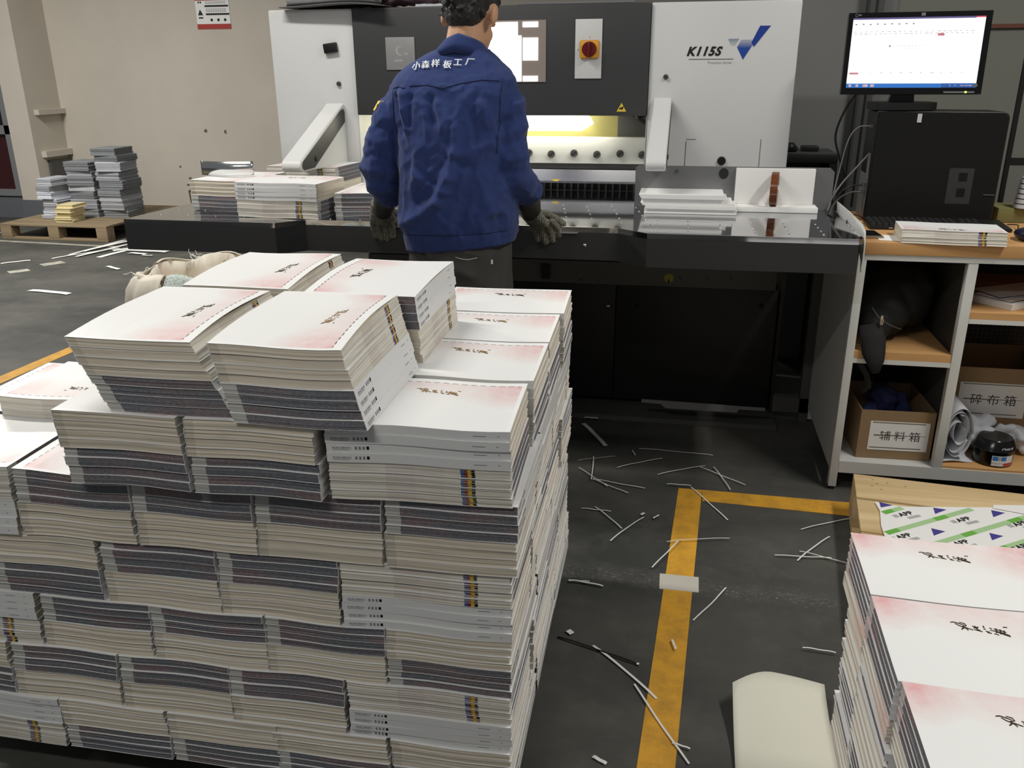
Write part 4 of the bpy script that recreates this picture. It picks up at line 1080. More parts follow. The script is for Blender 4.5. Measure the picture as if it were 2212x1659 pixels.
def glove(palm, fingers, cx, dx, nm='glove'):
    g = MB(); K = 1.13
    def reach(p, s=1.036):
        q = Vector((p[0]*s, p[1]*s, 1.3+(p[2]-1.3)*s)); c = Vector((cx*s, 2.56, .885)); d = q-c
        return c+Vector((d.x*K+dx, d.y, d.z*K))
    palm = [(pts, [(a*K, b_*K) for a, b_ in rr]) for pts, rr in palm]; fingers = [(pts, r0*1.10) for pts, r0 in fingers]
    palm = [([reach(p) for p in pts], rr) for pts, rr in palm]; fingers = [([reach(p) for p in pts], r0) for pts, r0 in fingers]
    for pts, rr in palm: g.tube(pts, rr, 16)
    for pts, r0 in fingers:
        n_ = len(pts); g.tube(pts, [r0*(1.04-.13*i/(n_-1)) for i in range(n_)], 12)
        g.sphere(pts[-1], r0*.92, 7); g.sphere(pts[0], r0*1.05, 7)
        for q in pts[1:-1]: g.sphere(q, r0*1.04, 7)
    vs, fs, ns = remeshed(g, .0028, 2, .4)
    vs = [v+n*.0010*math.sin(v.z*1400+noise.noise(v*60)*3) for v, n in zip(vs, ns)]
    return from_vf(vs, fs).build(nm, M_glove, person, True)
# right hand (at picture right): back of hand up, fingers hooked over the apron edge, thumb on the table
glove([([(-.410, 2.440, .940), (-.400, 2.452, .915), (-.385, 2.462, .893), (-.374, 2.468, .880)], [(.032, .026), (.034, .024), (.040, .019), (.036, .015)])],
      [([(-.398, 2.466, .884), (-.392, 2.476, .866), (-.386, 2.482, .845)], .0098),
       ([(-.380, 2.466, .883), (-.372, 2.478, .862), (-.366, 2.484, .838)], .0104),
       ([(-.362, 2.468, .886), (-.352, 2.480, .866), (-.348, 2.486, .843)], .0104),
       ([(-.348, 2.470, .892), (-.336, 2.482, .876), (-.331, 2.488, .856)], .0100),
       ([(-.392, 2.465, .915), (-.366, 2.488, .910), (-.345, 2.512, .894), (-.328, 2.535, .879)], .0112)], -.38, -.020)
# left hand: seen from the little-finger side, fingers curled under the edge
glove([([(-.838, 2.436, .938), (-.842, 2.450, .915), (-.845, 2.460, .892), (-.848, 2.464, .878)], [(.030, .028), (.032, .026), (.036, .020), (.033, .016)])],
      [([(-.874, 2.466, .884), (-.878, 2.478, .862), (-.874, 2.484, .840)], .0100),
       ([(-.858, 2.467, .880), (-.861, 2.480, .856), (-.858, 2.486, .834)], .0104),
       ([(-.841, 2.467, .880), (-.842, 2.480, .856), (-.841, 2.486, .834)], .0104),
       ([(-.825, 2.466, .883), (-.825, 2.478, .862), (-.826, 2.484, .842)], .0098),
       ([(-.820, 2.462, .910), (-.812, 2.488, .904), (-.815, 2.512, .892), (-.82, 2.532, .880)], .0112)], -.845, -.030)
# ------------------------------------------------------------------ things on the cutter table
TT = .8605
e = thing('bookend_stand', (.31, 2.99, TT), 'white L-shaped board standing on the steel table behind a tape roll', 'stand')
MB().box(.176, .430, 3.020, 3.038, TT+.018, .995, bev=.002).build('upright_board', M_paper, e, True, 30)
MB().box(.178, .440, 2.955, 3.038, TT+.0002, TT+.0178, bev=.002).build('base_board', M_paper, e, True, 30)
tp = thing('tape_roll', (.298, 2.985, TT+.0183), 'roll of brown packing tape standing on edge against the white board', 'tape')
def tape_mat():
    n = NT('brown_tape', .22, spec=.7); f = n.noise(n.obj(), 60, 3); n.color(n.mix(f, srgb(124, 70, 34), srgb(92, 48, 22))); return n.done()
TRM = Matrix.Translation((.300, 2.985, TT+.0183+.055)) @ Matrix.Rotation(R(-8), 4, 'Z')
def ring(mb, r0, r1, w, M, n=40):
    rr = []
    for k in range(n):
        a = 2*math.pi*k/n; c, s_ = math.cos(a), math.sin(a)
        rr.append([M @ Vector((x, r*c, r*s_)) for x, r in ((-w, r0), (-w, r1), (w, r1), (w, r0))])
    mb.loft([list(q) for q in rr], cap=False, closed=True); return mb
ring(MB(), .040, .0545, .0115, TRM).build('tape_winding', tape_mat(), tp, True, 30)
ring(MB(), .0375, .0398, .0118, TRM).build('cardboard_core', M_card, tp, True, 30)
# pile of cut white leaflets: six bundles
PB = [(.148, .0, 0, .008), (.1485, .001, .008, .008), (.146, .002, .016, .010), (.140, -.004, .026, .010), (.130, -.012, .036, .012), (.128, -.022, .048, .014)]
nmz = ['bottom', 'second from bottom', 'third from bottom', 'fourth from bottom', 'fifth from bottom', 'topmost']
for i, (hw, dx, z, t) in enumerate(PB):
    m = MB(); N = 10
    def f(u, v, top, hw=hw, dx=dx, z=z, t=t, i=i):
        x = .030+dx+(u*2-1)*hw; cur = .014*max(0, -(u*2-1))**2*(i >= 3)*(1 if top else .5)
        return (x-cur*1.2, 2.878+v*.165+.004*math.sin(i*2.1), TT+.0003+z+(t-.0005 if top else 0))
    m.grid(lambda u, v: f(u, v, True), N, 3); m.grid(lambda u, v: f(u, v, False), N, 3, flip=True)
    n1 = (N+1)*4
    for k in range(N):
        a, b = k, k+1; m.f.append([a+n1, b+n1, b, a]); m.m.append(0)
        a, b = 3*(N+1)+k, 3*(N+1)+k+1; m.f.append([b+n1, a+n1, a, b]); m.m.append(0)
    for k in range(3):
        a, b = k*(N+1), (k+1)*(N+1); m.f.append([b+n1, a+n1, a, b]); m.m.append(0)
        a, b = k*(N+1)+N, (k+1)*(N+1)+N; m.f.append([a+n1, b+n1, b, a]); m.m.append(0)
    tag(m.build('leaflet_bundle', M_paper, None, origin=Vector((.03+dx, 2.95, TT+z))), f'bundle of white leaflets, {nmz[i]} in the pile beside the white board', 'paper', 'white leaflet bundles on the steel table')
# bent shiny strip on the books at the left
m = MB()
def strip(u, v):
    a = u*math.pi*.95; return (-1.665+.195*u, 2.80+.07*(1-math.sin(a))*.4+.012*u, .9665+.048*v)
m.sheet(strip, 20, 2, .0012)
tag(m.build('metal_strip', M_chrome, None, True, origin=Vector((-1.57, 2.82, .967))), 'bent strip of shiny sheet metal standing on the books by the guard arm', 'metal strip')

# ------------------------------------------------------------------ workbench at the right
wb = thing('workbench', (1.0, 3.0, 0), 'white steel-framed workbench with beech top and open shelves', 'workbench')
FYb = 2.69; x0b, x1b = .532, 1.62
MB().box(x0b+.002, x1b, FYb-.004, 3.31, .784, .820, bev=.002).build('bench_top', M_beech, wb, True, 30)
MB().box(x0b, x1b, FYb, FYb+.03, .766, .7835).build('front_rail', M_white2, wb); MB().box(.5575, x1b, FYb, FYb+.03, .064, .1045).build('front_rail', M_white2, wb)
for x in (x0b, 1.595): MB().box(x, x+.025, FYb, FYb+.03, .012, .766, bev=.0015).build('post', M_white2, wb, True, 30)
MB().box(.840, .868, FYb+.001, FYb+.03, .1048, .7655, bev=.0015).build('post', M_white2, wb, True, 30)
for x in (x0b, 1.595): MB().box(x, x+.025, 3.28, 3.31, .012, .7835).build('post', M_white2, wb)
for x in (.544, .556): pass
for x in (x0b+.0125, 1.6075): MB().cyl((x, FYb+.015, .0005), (x, FYb+.015, .012), .011, .011, 12).build('foot', M_black, wb)
MB().box(x0b+.002, x0b+.006, FYb+.03, 3.28, .064, .7835).build('side_panel', M_white2, wb)
MB().box(x1b-.006, x1b-.002, FYb+.03, 3.28, .064, .7835).build('side_panel', M_white2, wb)
MB().box(.850, .856, FYb+.03, 3.28, .1046, .7835).build('divider_panel', M_dgrey, wb)
# perforated back panel
def perf():
    n = NT('perforated_back_panel', .7); p = n.sep(n.pos())
    a = n.M('ABSOLUTE', n.M('SUBTRACT', n.M('FRACT', n.M('MULTIPLY', p[0], 62.5)), .5)); b_ = n.M('ABSOLUTE', n.M('SUBTRACT', n.M('FRACT', n.M('MULTIPLY', p[2], 62.5)), .5))
    d = n.M('SQRT', n.M('ADD', n.M('MULTIPLY', a, a), n.M('MULTIPLY', b_, b_)))
    n.color(n.mix(n.M('LESS_THAN', d, .13), srgb(58, 57, 52), srgb(120, 118, 108))); return n.done()
MB().box(x0b+.006, x1b-.006, 3.285, 3.29, .105, .7835).build('back_panel', perf(), wb)
m = MB().box(.5575, 1.59, FYb+.03, 3.28, .0985, .1045); m.build('bottom_shelf', M_white2, wb)
MB().box(.869, 1.59, FYb+.004, 3.27, .1047, .112).build('shelf_board', M_beech, wb)
MB().box(.5572, .8395, FYb+.002, FYb+.03, .441, .4555).build('shelf_rail', M_white2, wb)
MB().box(.8685, 1.59, FYb+.002, FYb+.03, .583, .5965).build('shelf_rail', M_white2, wb)
MB().box(.5575, .8395, FYb+.004, 3.27, .4557, .481, bev=.001).build('shelf_board', M_beech, wb)
MB().box(.869, 1.59, FYb+.004, 3.27, .5967, .618, bev=.001).build('shelf_board', M_beech, wb)
BT = .8202
# white edge moulding curling between bench and cutter
m = MB()
GS = [(.486, 2.95, .902, .489, .868), (.503, 2.80, .889, .496, .846), (.514, 2.66, .877, .499, .842), (.513, 2.60, .866, .504, .815), (.509, 2.565, .835, .505, .785), (.507, 2.55, .800, .504, .757)]
def gs(u, v):
    t = u*(len(GS)-1); i = min(int(t), len(GS)-2); f = t-i; a = [p*(1-f)+q*f for p, q in zip(GS[i], GS[i+1])]
    return (a[0]*(1-v)+a[3]*v+.012, a[1]-.0*v, a[2]*(1-v)+a[4]*v)
m.sheet(gs, 15, 3, .003)
tag(m.build('plastic_guard_strip', M_white2, None, True, origin=Vector((.50, 2.75, .85))), 'curved white plastic strip between the cutter table and the workbench', 'strip')
# computer tower lying with its black side panel to the front
pc = thing('computer_tower', (.81, 3.16, BT), 'black computer tower turned side-on under the monitor', 'computer')
PCM = Matrix.Translation((.81, 3.16, 0)) @ Matrix.Rotation(R(-1.5), 4, 'Z') @ Matrix.Translation((-.81, -3.16, 0))
m = MB(); PR = [(.614, BT+.004), (1.0, BT+.004), (1.010, BT+.02), (1.010, 1.155), (1.004, 1.167), (.992, 1.173), (.616, 1.176), (.612, 1.172)]
m.prism(PR, 'y', 3.090, 3.268, 0, PCM); o = m.build('case', M_black, pc, True, 30)
bv = o.modifiers.new('b', 'BEVEL'); bv.width = .004; bv.segments = 2; bv.limit_method = 'ANGLE'; bv.angle_limit = R(40)
def pcside():
    n = NT('black_side_panel', .55, spec=.3); p = n.sep(n.pos())
    # vent field of tiny holes with a square letter-like relief
    a = n.M('ABSOLUTE', n.M('SUBTRACT', n.M('FRACT', n.M('MULTIPLY', n.M('ADD', p[0], p[2]), 230)), .5)); b_ = n.M('ABSOLUTE', n.M('SUBTRACT', n.M('FRACT', n.M('MULTIPLY', n.M('SUBTRACT', p[0], p[2]), 230)), .5))
    hole = n.M('LESS_THAN', n.M('MAXIMUM', a, b_), .22)
    reg = n.M('MULTIPLY', n.band(p[0], .855, .930), n.band(p[2], .884, .998))
    c1 = n.M('MULTIPLY', n.band(p[0], .885, .912), n.band(p[2], .956, .984)); c2 = n.M('MULTIPLY', n.band(p[0], .885, .912), n.band(p[2], .906, .934))
    reg = n.M('MULTIPLY', reg, n.M('SUBTRACT', 1.0, n.M('ADD', c1, c2)))
    n.color(n.mix(n.M('MULTIPLY', hole, reg), srgb(15, 15, 16), srgb(120, 120, 120))); return n.done()
MB().prism([(.618, BT+.006), (.987, BT+.006), (1.004, BT+.03), (1.004, 1.146), (.992, 1.167), (.618, 1.171)], 'y', 3.0865, 3.0898, 0, PCM).build('side_panel', pcside(), pc)
m = MB().box(.735, .748, 3.083, 3.0863, 1.140, 1.167, 0, PCM); m.build('paper_label', M_paper_grey, pc)
MB().box(.970, 1.003, 3.083, 3.0863, .914, .9155, 0, PCM).build('panel_catch', M_grey, pc)
MB().box(.6113, .6118, 3.097, 3.26, BT+.01, .97, 0, PCM).box(.608, .6115, 3.10, 3.13, .96, 1.04, 0, PCM).build('rear_ports_plate', M_grey, pc)
MB().box(.602, .6115, 3.107, 3.127, 1.121, 1.133, 0, PCM).box(.598, .6115, 3.107, 3.122, .930, .942, 0, PCM).box(.598, .6115, 3.107, 3.122, .906, .918, 0, PCM).build('cable_plug', M_dgrey, pc)
# monitor on top
mo = thing('monitor', (.71, 3.16, 1.177), 'small black widescreen monitor with lit white screen on the computer tower', 'monitor')
MO = Matrix.Translation((.71, 3.13, 1.352)) @ Matrix.Rotation(R(-3), 4, 'Z') @ Matrix.Rotation(R(-4), 4, 'X')
def MP(mb, *a, **k): return mb.box(*a, M=MO, **k)
x0, x1, z0, z1 = -.2155, .206, -.127, .120
m = MB(); MP(m, x0, x1, -.006, .030, z0, z1, bev=.004); m.build('housing', M_blackgloss, mo, True, 30)
m = MB(); MP(m, x0, x1, -.0085, -.0061, z1-.0155, z1); MP(m, x0, x1, -.0085, -.0061, z0, z0+.020); MP(m, x0, x0+.0145, -.0085, -.0061, z0+.02, z1-.0155); MP(m, x1-.0185, x1, -.0085, -.0061, z0+.02, z1-.0155)
m.build('bezel', M_blackgloss, mo)
sx0, sx1, sz0, sz1 = x0+.0145, x1-.0185, z0+.020, z1-.0155
m = MB(); MP(m, sx0, sx1, -.0078, -.0065, sz0, sz1); scr = m.build('screen', emit('screen_white', (.97, .98, 1.0, 1), 1.25), mo)
def sc_(name, rects, colr, st=1.0):
    m = MB()
    for (u0, u1, v0, v1) in rects: MP(m, sx0+(sx1-sx0)*u0, sx0+(sx1-sx0)*u1, -.0081, -.0079, sz0+(sz1-sz0)*v0, sz0+(sz1-sz0)*v1)
    m.build(name, emit('scr_'+name, colr, st), scr)
sc_('task_bar', [(0, 1, 0, .062)], srgb(52, 116, 196))
sc_('task_bar_end', [(.74, 1, .0005, .0635)], srgb(44, 44, 92))
sc_('task_icons', [(.02, .04, .012, .050), (.075, .095, .012, .050), (.13, .17, .012, .050), (.19, .22, .012, .050), (.80, .81, .02, .045), (.84, .85, .02, .045), (.88, .97, .022, .04)], srgb(226, 190, 186))
sc_('title_bar', [(0, .93, .975, 1)], srgb(96, 90, 136))
sc_('title_bar_button', [(.93, 1, .982, 1)], srgb(214, 80, 90))
random.seed(4)
ic = [(.02+.055*k, .035+.055*k, .90+.004*(k % 2), .915+.004*(k % 2)) for k in range(9)]
tx = []
for r_, n_ in ((.80, 22), (.77, 24), (.21, 12)):
    for k in range(n_):
        u = .02+.93*k/n_; tx.append((u, u+random.uniform(.008, .028), r_, r_+.006))
tx += [(.30, .312, .585, .61)]+[(.33+.028*k, .345+.028*k, .60, .604) for k in range(11)]+[(.33+.028*k, .342+.028*k, .565, .569) for k in range(7)]
sc_('screen_icons', ic+tx, srgb(120, 118, 124))
sc_('highlight_cell', [(.66, .71, .735, .770)], srgb(206, 120, 130)); sc_('highlight_tab', [(.015, .085, .195, .222)], srgb(206, 130, 136))
m = MB(); MP(m, .095, .185, -.0105, -.0085, z0+.004, z0+.0085); m.build('control_strip', M_grey, mo)
m = MB(); m.sphere(MO @ Vector((.160, -.0105, z0+.0065)), .0035, 6); m.build('power_light', emit('green_light', (.55, 1, .1, 1), 2.5), mo)
m = MB(); m.cyl(MO @ Vector((.186, -.0085, z0+.027)), MO @ Vector((.186, -.0095, z0+.027)), .006, .006, 16); m.build('badge', M_chrome, mo)
m = MB(); ring(m, .0035, .0048, .0004, MO @ Matrix.Translation((-.192, -.0088, z1-.0075)) @ Matrix.Rotation(R(90), 4, 'Z'), 16); MP(m, -.186, -.178, -.0090, -.0086, z1-.009, z1-.005); MP(m, .0, .012, -.0090, -.0086, z1-.012, z1-.003); m.build('badge', M_grey, mo)
m = MB(); m.prism([(.655, 1.2005), (.735, 1.2005), (.728, 1.25), (.668, 1.25)], 'y', 3.17, 3.195); m.build('stand_neck', M_blackgloss, mo)
m = MB(); m.loft([[Vector((.697+.102*c, 3.175+.085*s, z)) for c, s in [(math.copysign(abs(math.cos(a))**.5, math.cos(a)), math.copysign(abs(math.sin(a))**.5, math.sin(a))) for a in [2*math.pi*k/32 for k in range(32)]]] for z in (1.1775, 1.2005)])
m.build('stand_base', M_black, mo, True, 30)
# keyboard
kb = thing('keyboard', (.815, 2.99, BT), 'black desktop keyboard in front of the computer tower', 'keyboard')
KM = Matrix.Translation((.815, 2.995, BT)) @ Matrix.Rotation(R(1), 4, 'Z') @ Matrix.Rotation(R(4), 4, 'X')
MB().box(-.215, .205, -.075, .055, .001, .016, M=KM, bev=.003).build('keyboard_tray', M_black, kb, True, 30)
M_key = plain('key_black', srgb(34, 34, 35), .5)
def key(x, y, w=.0155, d=.0145):
    m = MB(); zt = .0245; a = [(x-w/2, y-d/2), (x+w/2, y-d/2), (x+w/2, y+d/2), (x-w/2, y+d/2)]
    b_ = [(x-w/2+.0025, y-d/2+.002), (x+w/2-.0025, y-d/2+.002), (x+w/2-.0025, y+d/2-.002), (x-w/2+.0025, y+d/2-.002)]
    m.loft([[KM @ Vector((p[0], p[1], .0162)) for p in a], [KM @ Vector((p[0], p[1], zt)) for p in b_]]); m.build('key', M_key, kb)
nk = 0
for r_ in range(5):
    for c_ in range(14):
        if r_ == 0 and 3 < c_ < 9:
            if c_ == 6: key(-.205+.019*6+.0, -.055+.019*r_, .088)
            continue
        key(-.205+.019*c_+.004*(r_ % 2)*0, -.055+.019*r_)
for r_ in range(5):
    for c_ in range(3 if r_ != 2 else 0): key(.078+.019*c_, -.055+.019*r_)
m = MB(); m.box(-.160, -.148, -.0755, -.0751, .010, .013, M=KM); m.build('key_mark', M_chrome, kb)
# phone, paper, two books, mouse
ph = thing('smartphone', (.60, 2.77, BT), 'smartphone with dark screen lying on the bench corner by the keyboard', 'phone')
PM = Matrix.Translation((.572, 2.785, BT)) @ Matrix.Rotation(R(4), 4, 'Z')
MB().box(-.034, .034, -.040, .072, .0005, .008, M=PM, bev=.003).build('phone_body', plain('champagne_metal', srgb(176, 160, 140), .3, .8), ph, True, 30)
MB().box(-.031, .031, -.028, .060, .008, .0084, M=PM).build('phone_screen', M_blackgloss, ph)
tag(MB().box(-.045, .05, -.06, .035, .0003, .0012, M=Matrix.Translation((.642, 2.775, BT)) @ Matrix.Rotation(R(-8), 4, 'Z')).build('note_paper', M_paper, None, origin=Vector((.64, 2.775, BT))), 'loose white note paper between phone and books on the bench', 'paper')
GB = 'two book bundles on the bench corner'
for i, (za, zb_, rr) in enumerate(((BT+.0003, BT+.0185, -3.6), (BT+.0188, BT+.0400, -5.2))):
    o = make_book(180+rr, .790, 2.752+.004*i, (lambda x, y, z=za: z+.0006*math.sin(x*30)), (lambda x, y, z=zb_: z+.0006*math.sin(x*30)), 900+i, title='bronze' if i else None, L=.282, Wd=.150)
    tag(o, ('upper' if i else 'lower')+' of the two slim books on the workbench in front of the keyboard', 'book', GB)
mm = MB(); mm.sphere((1.012, 2.79, BT+.018), .034, 10, sc=(.85, 1.5, .52)); mm.sphere((1.03, 2.80, BT+.030), .022, 8, sc=(1, 1.4, .7))
vs, fs, ns = remeshed(mm, .004, 2); vs = [Vector((v.x, v.y, max(v.z, BT+.0002))) for v in vs]
tag(from_vf(vs, fs).build('computer_mouse', plain('dark_navy_plastic', srgb(28, 28, 52), .3), None, True, origin=Vector((1.015, 2.79, BT))), 'dark navy computer mouse at the end of the slim books', 'mouse')
# cables
def cable(pts, r, mat, label, origin=None, name='cable'):
    P = [Vector(p) for p in pts]; out = []
    for i in range(len(P)-1):
        p0, p1, p2, p3 = P[max(i-1, 0)], P[i], P[i+1], P[min(i+2, len(P)-1)]
        for k in range(8):
            t = k/8; out.append(.5*((2*p1)+(-p0+p2)*t+(2*p0-5*p1+4*p2-p3)*t*t+(-p0+3*p1-3*p2+p3)*t**3))
    out.append(P[-1])
    return tag(MB().tube(out, r, 8).build(name, mat, None, True, origin=out[0]), label, 'cable')
M_cb, M_cg = M_black, plain('grey_cable', srgb(112, 112, 110), .5)
cable([(.570, 3.19, 1.245), (.535, 3.22, 1.185), (.512, 3.24, 1.09), (.536, 3.24, 1.005), (.562, 3.24, .92), (.535, 3.25, .85), (.52, 3.27, .79)], .0038, M_cb, 'thick black video cable hanging from the monitor down behind the bench')
cable([(.75, 3.19, 1.245), (.735, 3.20, 1.222), (.715, 3.21, 1.212)], .004, M_cb, 'short black cable from the monitor bottom to its stand')
cable([(.601, 3.117, 1.126), (.565, 3.13, 1.122), (.537, 3.13, 1.08), (.517, 3.12, .97), (.500, 3.08, .90), (.480, 3.035, .870)], .0020, M_cg, 'thin grey cable from the highest plug of the computer')
cable([(.607, 3.115, 1.04), (.57, 3.12, .99), (.53, 3.11, .94), (.495, 3.06, .895), (.476, 2.98, .866)], .0028, M_cg, 'grey cable running from the middle of the tower down beside the strip')
cable([(.597, 3.114, .936), (.565, 3.12, .932), (.53, 3.10, .915), (.498, 3.04, .882), (.474, 2.96, .866)], .0028, M_cb, 'black cable from the upper of two low plugs on the tower')
cable([(.597, 3.114, .912), (.565, 3.11, .912), (.525, 3.07, .90), (.492, 3.00, .88), (.472, 2.92, .866)], .0028, M_dgrey, 'dark grey cable from the lower of two low plugs on the tower')
cable([(.61, 3.0, BT+.008), (.578, 2.96, .85), (.545, 2.90, .868), (.510, 2.82, .865), (.500, 2.74, .850), (.520, 2.69, .80), (.515, 2.66, .74)], .0018, M_cb, 'thin black keyboard cable looping over the white strip')
cable([(1.02, 2.84, BT+.012), (1.035, 2.92, BT+.012), (1.06, 3.0, BT+.012), (1.05, 3.06, BT+.004)], .0018, M_cb, 'thin mouse cable curling along the bench')
# bits at the rear of the bench
tag(MB().box(1.035, 1.22, 3.12, 3.26, BT+.0005, .868, bev=.004).build('cloth_bundle', plain('olive_cloth', srgb(122, 118, 74), .95, var=.2, vs=20), None, True, 30, origin=Vector((1.1, 3.18, BT))), 'folded olive cloth behind the mouse on the workbench', 'cloth')
m = MB()
for k in range(6): m.cyl((1.115, 3.13, .870+k*.016), (1.115, 3.13, .882+k*.016), .034-.0015*k, .034-.0015*k, 20, 0).cyl((1.115, 3.13, .882+k*.016), (1.115, 3.13, .886+k*.016), .030-.0015*k, .030-.0015*k, 20, 1)
m.cyl((1.115, 3.13, .966), (1.115, 3.13, .995), .024, .010, 20, 0)
tag(m.build('ribbed_bottle', [M_paper_grey, M_dgrey], None, True, 30, origin=Vector((1.115, 3.13, .868))), 'pale ribbed plastic bottle at the picture edge behind the bench', 'bottle')
m = MB(); m.box(1.085, 1.10, 3.285, 3.30, BT, 1.50, bev=.002).box(1.10, 1.22, 3.287, 3.298, .99, 1.015)
m.build('black_post', M_black, None, origin=Vector((1.09, 3.29, BT)))
tag(bpy.data.objects['black_post'], 'slim black upright post with side bracket rising behind the bench', 'post')
# black cabinet behind the cutter with clutter
bc = thing('black_side_cabinet', (.50, 4.0, 0), 'black steel cabinet standing behind the cutter', 'cabinet')
m = MB().box(.375, .632, 3.86, 4.14, .935, .972, bev=.003).box(.60, .632, 3.86, 4.14, .001, .934); m.box(.375, .40, 3.86, 4.14, .001, .934); m.build('cabinet_frame', M_black, bc, True, 30)
MB().box(.401, .60, 4.10, 4.13, .001, .934).build('cabinet_back', M_greywall, bc)
M_top = plain('worn_dark_top', srgb(70, 70, 68), .6, var=.2); MB().box(.377, .63, 3.862, 4.138, .9722, .9735).build('cabinet_top', M_top, bc)
tag(MB().box(.495, .565, 3.96, 4.02, .974, .996, bev=.004).build('tape_dispenser', M_black, None, True, 30, origin=Vector((.53, 4, .974))), 'flat black box lying on the black cabinet top', 'box')
tag(MB().sphere((.445, 3.93, .993), .022, 6).sphere((.462, 3.94, .986), .015, 6).build('rag_lump', M_black, None, True, origin=Vector((.45, 3.93, .974))), 'small dark lump of cloth on the black cabinet beside the cutter', 'cloth')

# ------------------------------------------------------------------ inside the bench
def open_box(name, x0, x1, y0, y1, z0, z1, label, rot=0, t=.004):
    cx, cy = (x0+x1)/2, (y0+y1)/2
    e = thing(name, (cx, cy, z0), label, 'box')
    M = Matrix.Translation((cx, cy, 0)) @ Matrix.Rotation(R(rot), 4, 'Z') @ Matrix.Translation((-cx, -cy, 0))
    m = MB(); m.box(x0, x1, y0, y0+t, z0, z1, M=M).box(x0, x1, y1-t, y1, z0, z1, M=M).box(x0, x0+t, y0+t, y1-t, z0, z1, M=M).box(x1-t, x1, y0+t, y1-t, z0, z1, M=M).box(x0+t, x1-t, y0+t, y1-t, z0, z0+t, M=M)
    m.build('carton', M_card, e); return e, M
def paper_label(e, M, x0, x1, y, z0, z1, chars, size, strike):
    p = MB(); p.box(x0, x1, y-.0012, y-.0004, z0, z1, M=M); o = p.build('paper_label', M_paper, e)
    m = MB(); L = len(chars)
    for i, ch in enumerate(chars):
        cx = x0+(x1-x0)*(.27+.25*i); add_text(m, ch, M @ Matrix.Translation((cx, y-.0014, (z0+z1)/2-.002)) @ RX, size)
    m.build('label_writing', M_mark, o)
    st = MB()
    for (a, b_, zz, h) in ((.04, .93, .97, .0032), (.03, .90, .10, .0032)): st.box(x0+(x1-x0)*a, x0+(x1-x0)*b_, y-.0015, y-.0013, z0+(z1-z0)*zz-h, z0+(z1-z0)*zz, M=M)
    st.prism([(x0+(x1-x0)*.08, (z0+z1)/2-.001), (x0+(x1-x0)*.95, (z0+z1)/2+.003), (x0+(x1-x0)*.95, (z0+z1)/2+.0042), (x0+(x1-x0)*.08, (z0+z1)/2+.0035)], 'y', y-.0015, y-.0013, 0, M)
    st.build('tape_line', plain('brown_tape_line', srgb(112, 104, 84), .5), o)
bx, BM = open_box('cardboard_box', .608, .836, 2.735, 3.02, .1055, .272, 'brown open cardboard box with labelled front and blue rag inside', rot=2)
paper_label(bx, BM, .640, .822, 2.735, .136, .236, '辅料箱', .036, True)
def rag_heap(name, mat, cx, cy, z0, n, sx, sy, sz, label, cat='cloth', amp=.02, sd=1):
    random.seed(sd); m = MB()
    for i in range(n): m.sphere((cx+random.uniform(-sx, sx), cy+random.uniform(-sy, sy), z0+random.uniform(.3, 1)*sz), random.uniform(.026, .042), 7)
    m.sphere((cx, cy, z0+sz*.5), min(sx, sy)*.8, 8)
    vs, fs, ns = remeshed(m, .007, 1); vs = [v+n_*amp*noise.noise(v*30) for v, n_ in zip(vs, ns)]; vs = [Vector((v.x, v.y, max(v.z, z0+.0005))) for v in vs]
    return tag(from_vf(vs, fs).build(name, mat, None, True, origin=Vector((cx, cy, z0))), label, cat)
rag_heap('blue_rag', plain('dark_blue_rag', srgb(44, 50, 92), .95, var=.2, vs=20), .715, 2.88, .115, 9, .055, .08, .19, 'dark blue rag heaped inside the cardboard box', sd=2)
bx2, BM2 = open_box('cardboard_box', .90, 1.24, 2.93, 3.22, .1125, .372, 'larger dim cardboard box behind the round tin, label hanging on its front')
paper_label(bx2, BM2, .955, 1.165, 2.93, .200, .320, '碎布箱', .040, True)
# backpack on the upper left shelf
bp = thing('backpack', (.70, 2.95, .482), 'black backpack stuffed into the bench shelf, strap hanging over the edge', 'backpack')
m = MB(); m.sphere((.705, 2.96, .60), .12, 12, sc=(1.05, 1.35, .90)); m.sphere((.66, 2.86, .575), .085, 10, sc=(1.0, 1.2, 1.05)); m.sphere((.76, 2.93, .63), .06, 10, sc=(1, 1.5, 1.4)); m.sphere((.63, 2.78, .54), .045, 10, sc=(1.1, 1.2, 1.1))
vs, fs, ns = remeshed(m, .008, 2); vs = [v+n_*.010*noise.noise(v*16) for v, n_ in zip(vs, ns)]; vs = [Vector((min(max(v.x, .562), .838), v.y, min(max(v.z, .4815), .755))) for v in vs]
M_bag = plain('black_nylon', srgb(15, 15, 16), .8, var=.15, vs=12)
from_vf(vs, fs).build('bag_body', M_bag, bp, True)
m = MB(); m.tube([(.600, 2.72, .560), (.608, 2.700, .52), (.612, 2.682, .478), (.617, 2.668, .455), (.622, 2.664, .42)], [(.034, .012), (.038, .014), (.034, .014), (.026, .012), (.010, .006)], 14, up=(0, 1, 0)); m.build('pocket_flap', M_bag, bp, True)
m = MB(); m.tube([(.600, 2.735, .61), (.618, 2.718, .585), (.65, 2.705, .565), (.69, 2.72, .548)], .0016, 6); m.build('zip_line', M_dgrey, bp, True)
m = MB(); m.box(.622, .629, 2.700, 2.703, .582, .594).box(.6225, .6255, 2.699, 2.7015, .568, .583).box(.628, .6305, 2.699, 2.7015, .568, .583).box(.6225, .6305, 2.699, 2.7015, .566, .569); m.build('zip_pull', M_chrome, bp)
m = MB(); m.tube([(.575, 2.712, .452), (.585, 2.706, .43), (.605, 2.702, .40), (.615, 2.705, .36), (.600, 2.72, .34)], [(.004, .010)]*5, 8); m.build('hanging_strap', M_bag, bp, True)
